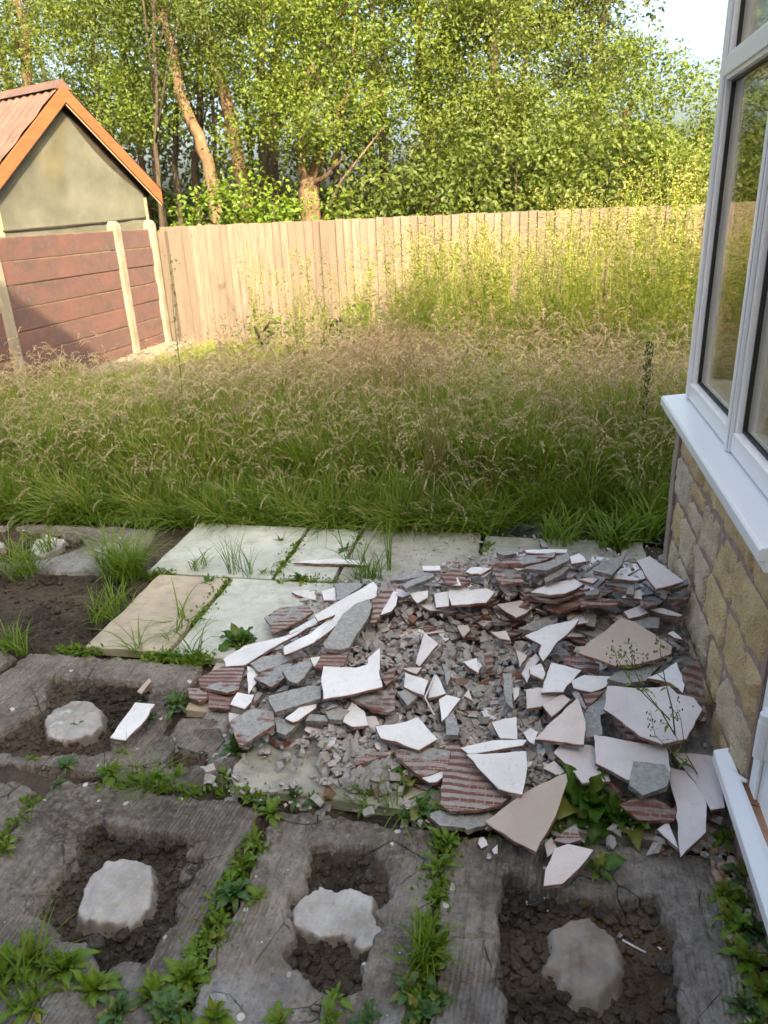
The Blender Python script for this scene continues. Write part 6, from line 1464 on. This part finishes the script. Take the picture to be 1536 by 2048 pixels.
tree(base(50, Y1), [([base(60, Y1), tp(58, 200, Y1), tp(50, 60, Y1), tp(30, -10, Y1), tp(0, -90, Y1)], .12, .08)], (11, [tuple(tp(60, 110, Y1))+(1.8, 1.3, 1.3), tuple(tp(40, -60, Y1))+(2.0, 1.3, 1.3), tuple(tp(-80, 120, Y1))+(1.6, 1.2, 1.4)]), TL[1], BK1, 'tree in the top left corner behind the shed roof', 11, tone=.6)
for k, (a, Yk, rr_, lab) in enumerate([(318, 12.2, .035, 'thin dark stem just right of the shed'), (352, 14.5, .05, 'thin trunk between the shed and the bent tree'), (392, 16, .07, 'dark trunk behind the bent tree'), (548-20, 17, .08, 'dim trunk between the leaning tree and the stump'), (675, 16, .06, 'dim thin trunk right of the forked stump')]):
    tree(base(a, Yk), [([base(a, Yk), tp(a-3, 330, Yk), tp(a+rnd.uniform(-12, 10), 220, Yk), tp(a+rnd.uniform(-25, 15), 60, Yk), tp(a, -80, Yk)], rr_*1.3, rr_*.6)], (5, [tuple(tp(a, 60, Yk))+(1.1, .9, 1.2)]), TL[2], BK2, lab, 30+k)
# shrubs right behind the fence
SH = [mat_leaf('shrub_leaf_bright', (.048, .100, .008), (.115, .175, .018), .35, .5, 1.3), TL[1]]
for k, (a, b, Yk, rx, rz, m, lab) in enumerate([(400, 440, 11.2, .35, .30, 0, 'low bright shrub at the foot of the bent tree'), (470, 415, 11.2, .45, .50, 0, 'brightest shrub peeping over the fence between two trunks'), (545, 400, 11.3, .45, .55, 0, 'bright shrub left of the forked stump'), (680, 430, 11.4, .40, .28, 0, 'low bright shrub right of the forked stump'),
    (770, 400, 11.5, .75, .55, 1, 'dull green bush right of the stump over the fence'), (900, 390, 11.6, .9, .75, 1, 'broad green bush behind the middle of the fence'), (1040, 380, 11.6, .9, .85, 1, 'broad green bush behind the fence right of middle'), (1170, 360, 11.4, .8, .85, 1, 'green bush behind the weedy part of the fence'), (1290, 370, 11.4, .8, .85, 1, 'bright bush behind the fence towards the window'), (1400, 390, 11.3, .6, .5, 1, 'bright bush behind the fence at the window edge'), (1500, 380, 11.6, .8, .7, 0, 'bright bush seen through the window glass'), (1620, 370, 11.6, .9, .9, 1, 'green bush seen far right through the glass')]):
    p = atY(a, b, Yk); tree((p[0], p[1], -.15), [([(p[0], p[1], -.15), (p[0], p[1], p[2])], .03, .01)], (30, [(p[0], p[1], p[2]-.2, rx, .6, rz+.2)]), SH[m], BK2, lab, 60+k, leaf=.075, per=70, cat='shrub', name='shrub', tone=.6)
for k, (a, b, Yk, rx, rz, lab) in enumerate([(640, 660, 8.4, .30, .20, 'bright green leafy bush before the fence left of middle'), (690, 655, 8.6, .25, .26, 'narrow leafy bush before the fence left of middle'), (520, 660, 8.8, .40, .16, 'low sunlit bush at the fence foot towards the red wall'), (960, 640, 8.4, .40, .22, 'low sunlit bush among the weeds right of middle'), (1120, 630, 8.6, .45, .25, 'low sunlit bush among the tallest weeds'), (820, 640, 8.6, .40, .22, 'low sunlit bush before the middle of the fence')]):
    p = atY(a, b, Yk); tree((p[0], p[1], -.12), [([(p[0], p[1], -.12), (p[0]+.05, p[1], p[2])], .012, .005)], (26, [(p[0], p[1], p[2], rx, .35, rz)]), SH[0], BK2, lab, 90+k, leaf=.05, per=80, cat='bush', name='bramble_bush', tone=.7)
# the wood beyond, one mass of leaves and stems
r_ = random.Random(5); cl = []
for k in range(1500):
    x = r_.uniform(-17, 15); y = r_.uniform(17.5, 22); z = r_.uniform(0, 7.5)*(1 if x < 2.2 else .36)
    if x > 1.9 and z > 2.7: continue
    if z > 3.0 and r_.random() < .35: continue
    cl.append((x, y, z, r_.uniform(.4, .9)))
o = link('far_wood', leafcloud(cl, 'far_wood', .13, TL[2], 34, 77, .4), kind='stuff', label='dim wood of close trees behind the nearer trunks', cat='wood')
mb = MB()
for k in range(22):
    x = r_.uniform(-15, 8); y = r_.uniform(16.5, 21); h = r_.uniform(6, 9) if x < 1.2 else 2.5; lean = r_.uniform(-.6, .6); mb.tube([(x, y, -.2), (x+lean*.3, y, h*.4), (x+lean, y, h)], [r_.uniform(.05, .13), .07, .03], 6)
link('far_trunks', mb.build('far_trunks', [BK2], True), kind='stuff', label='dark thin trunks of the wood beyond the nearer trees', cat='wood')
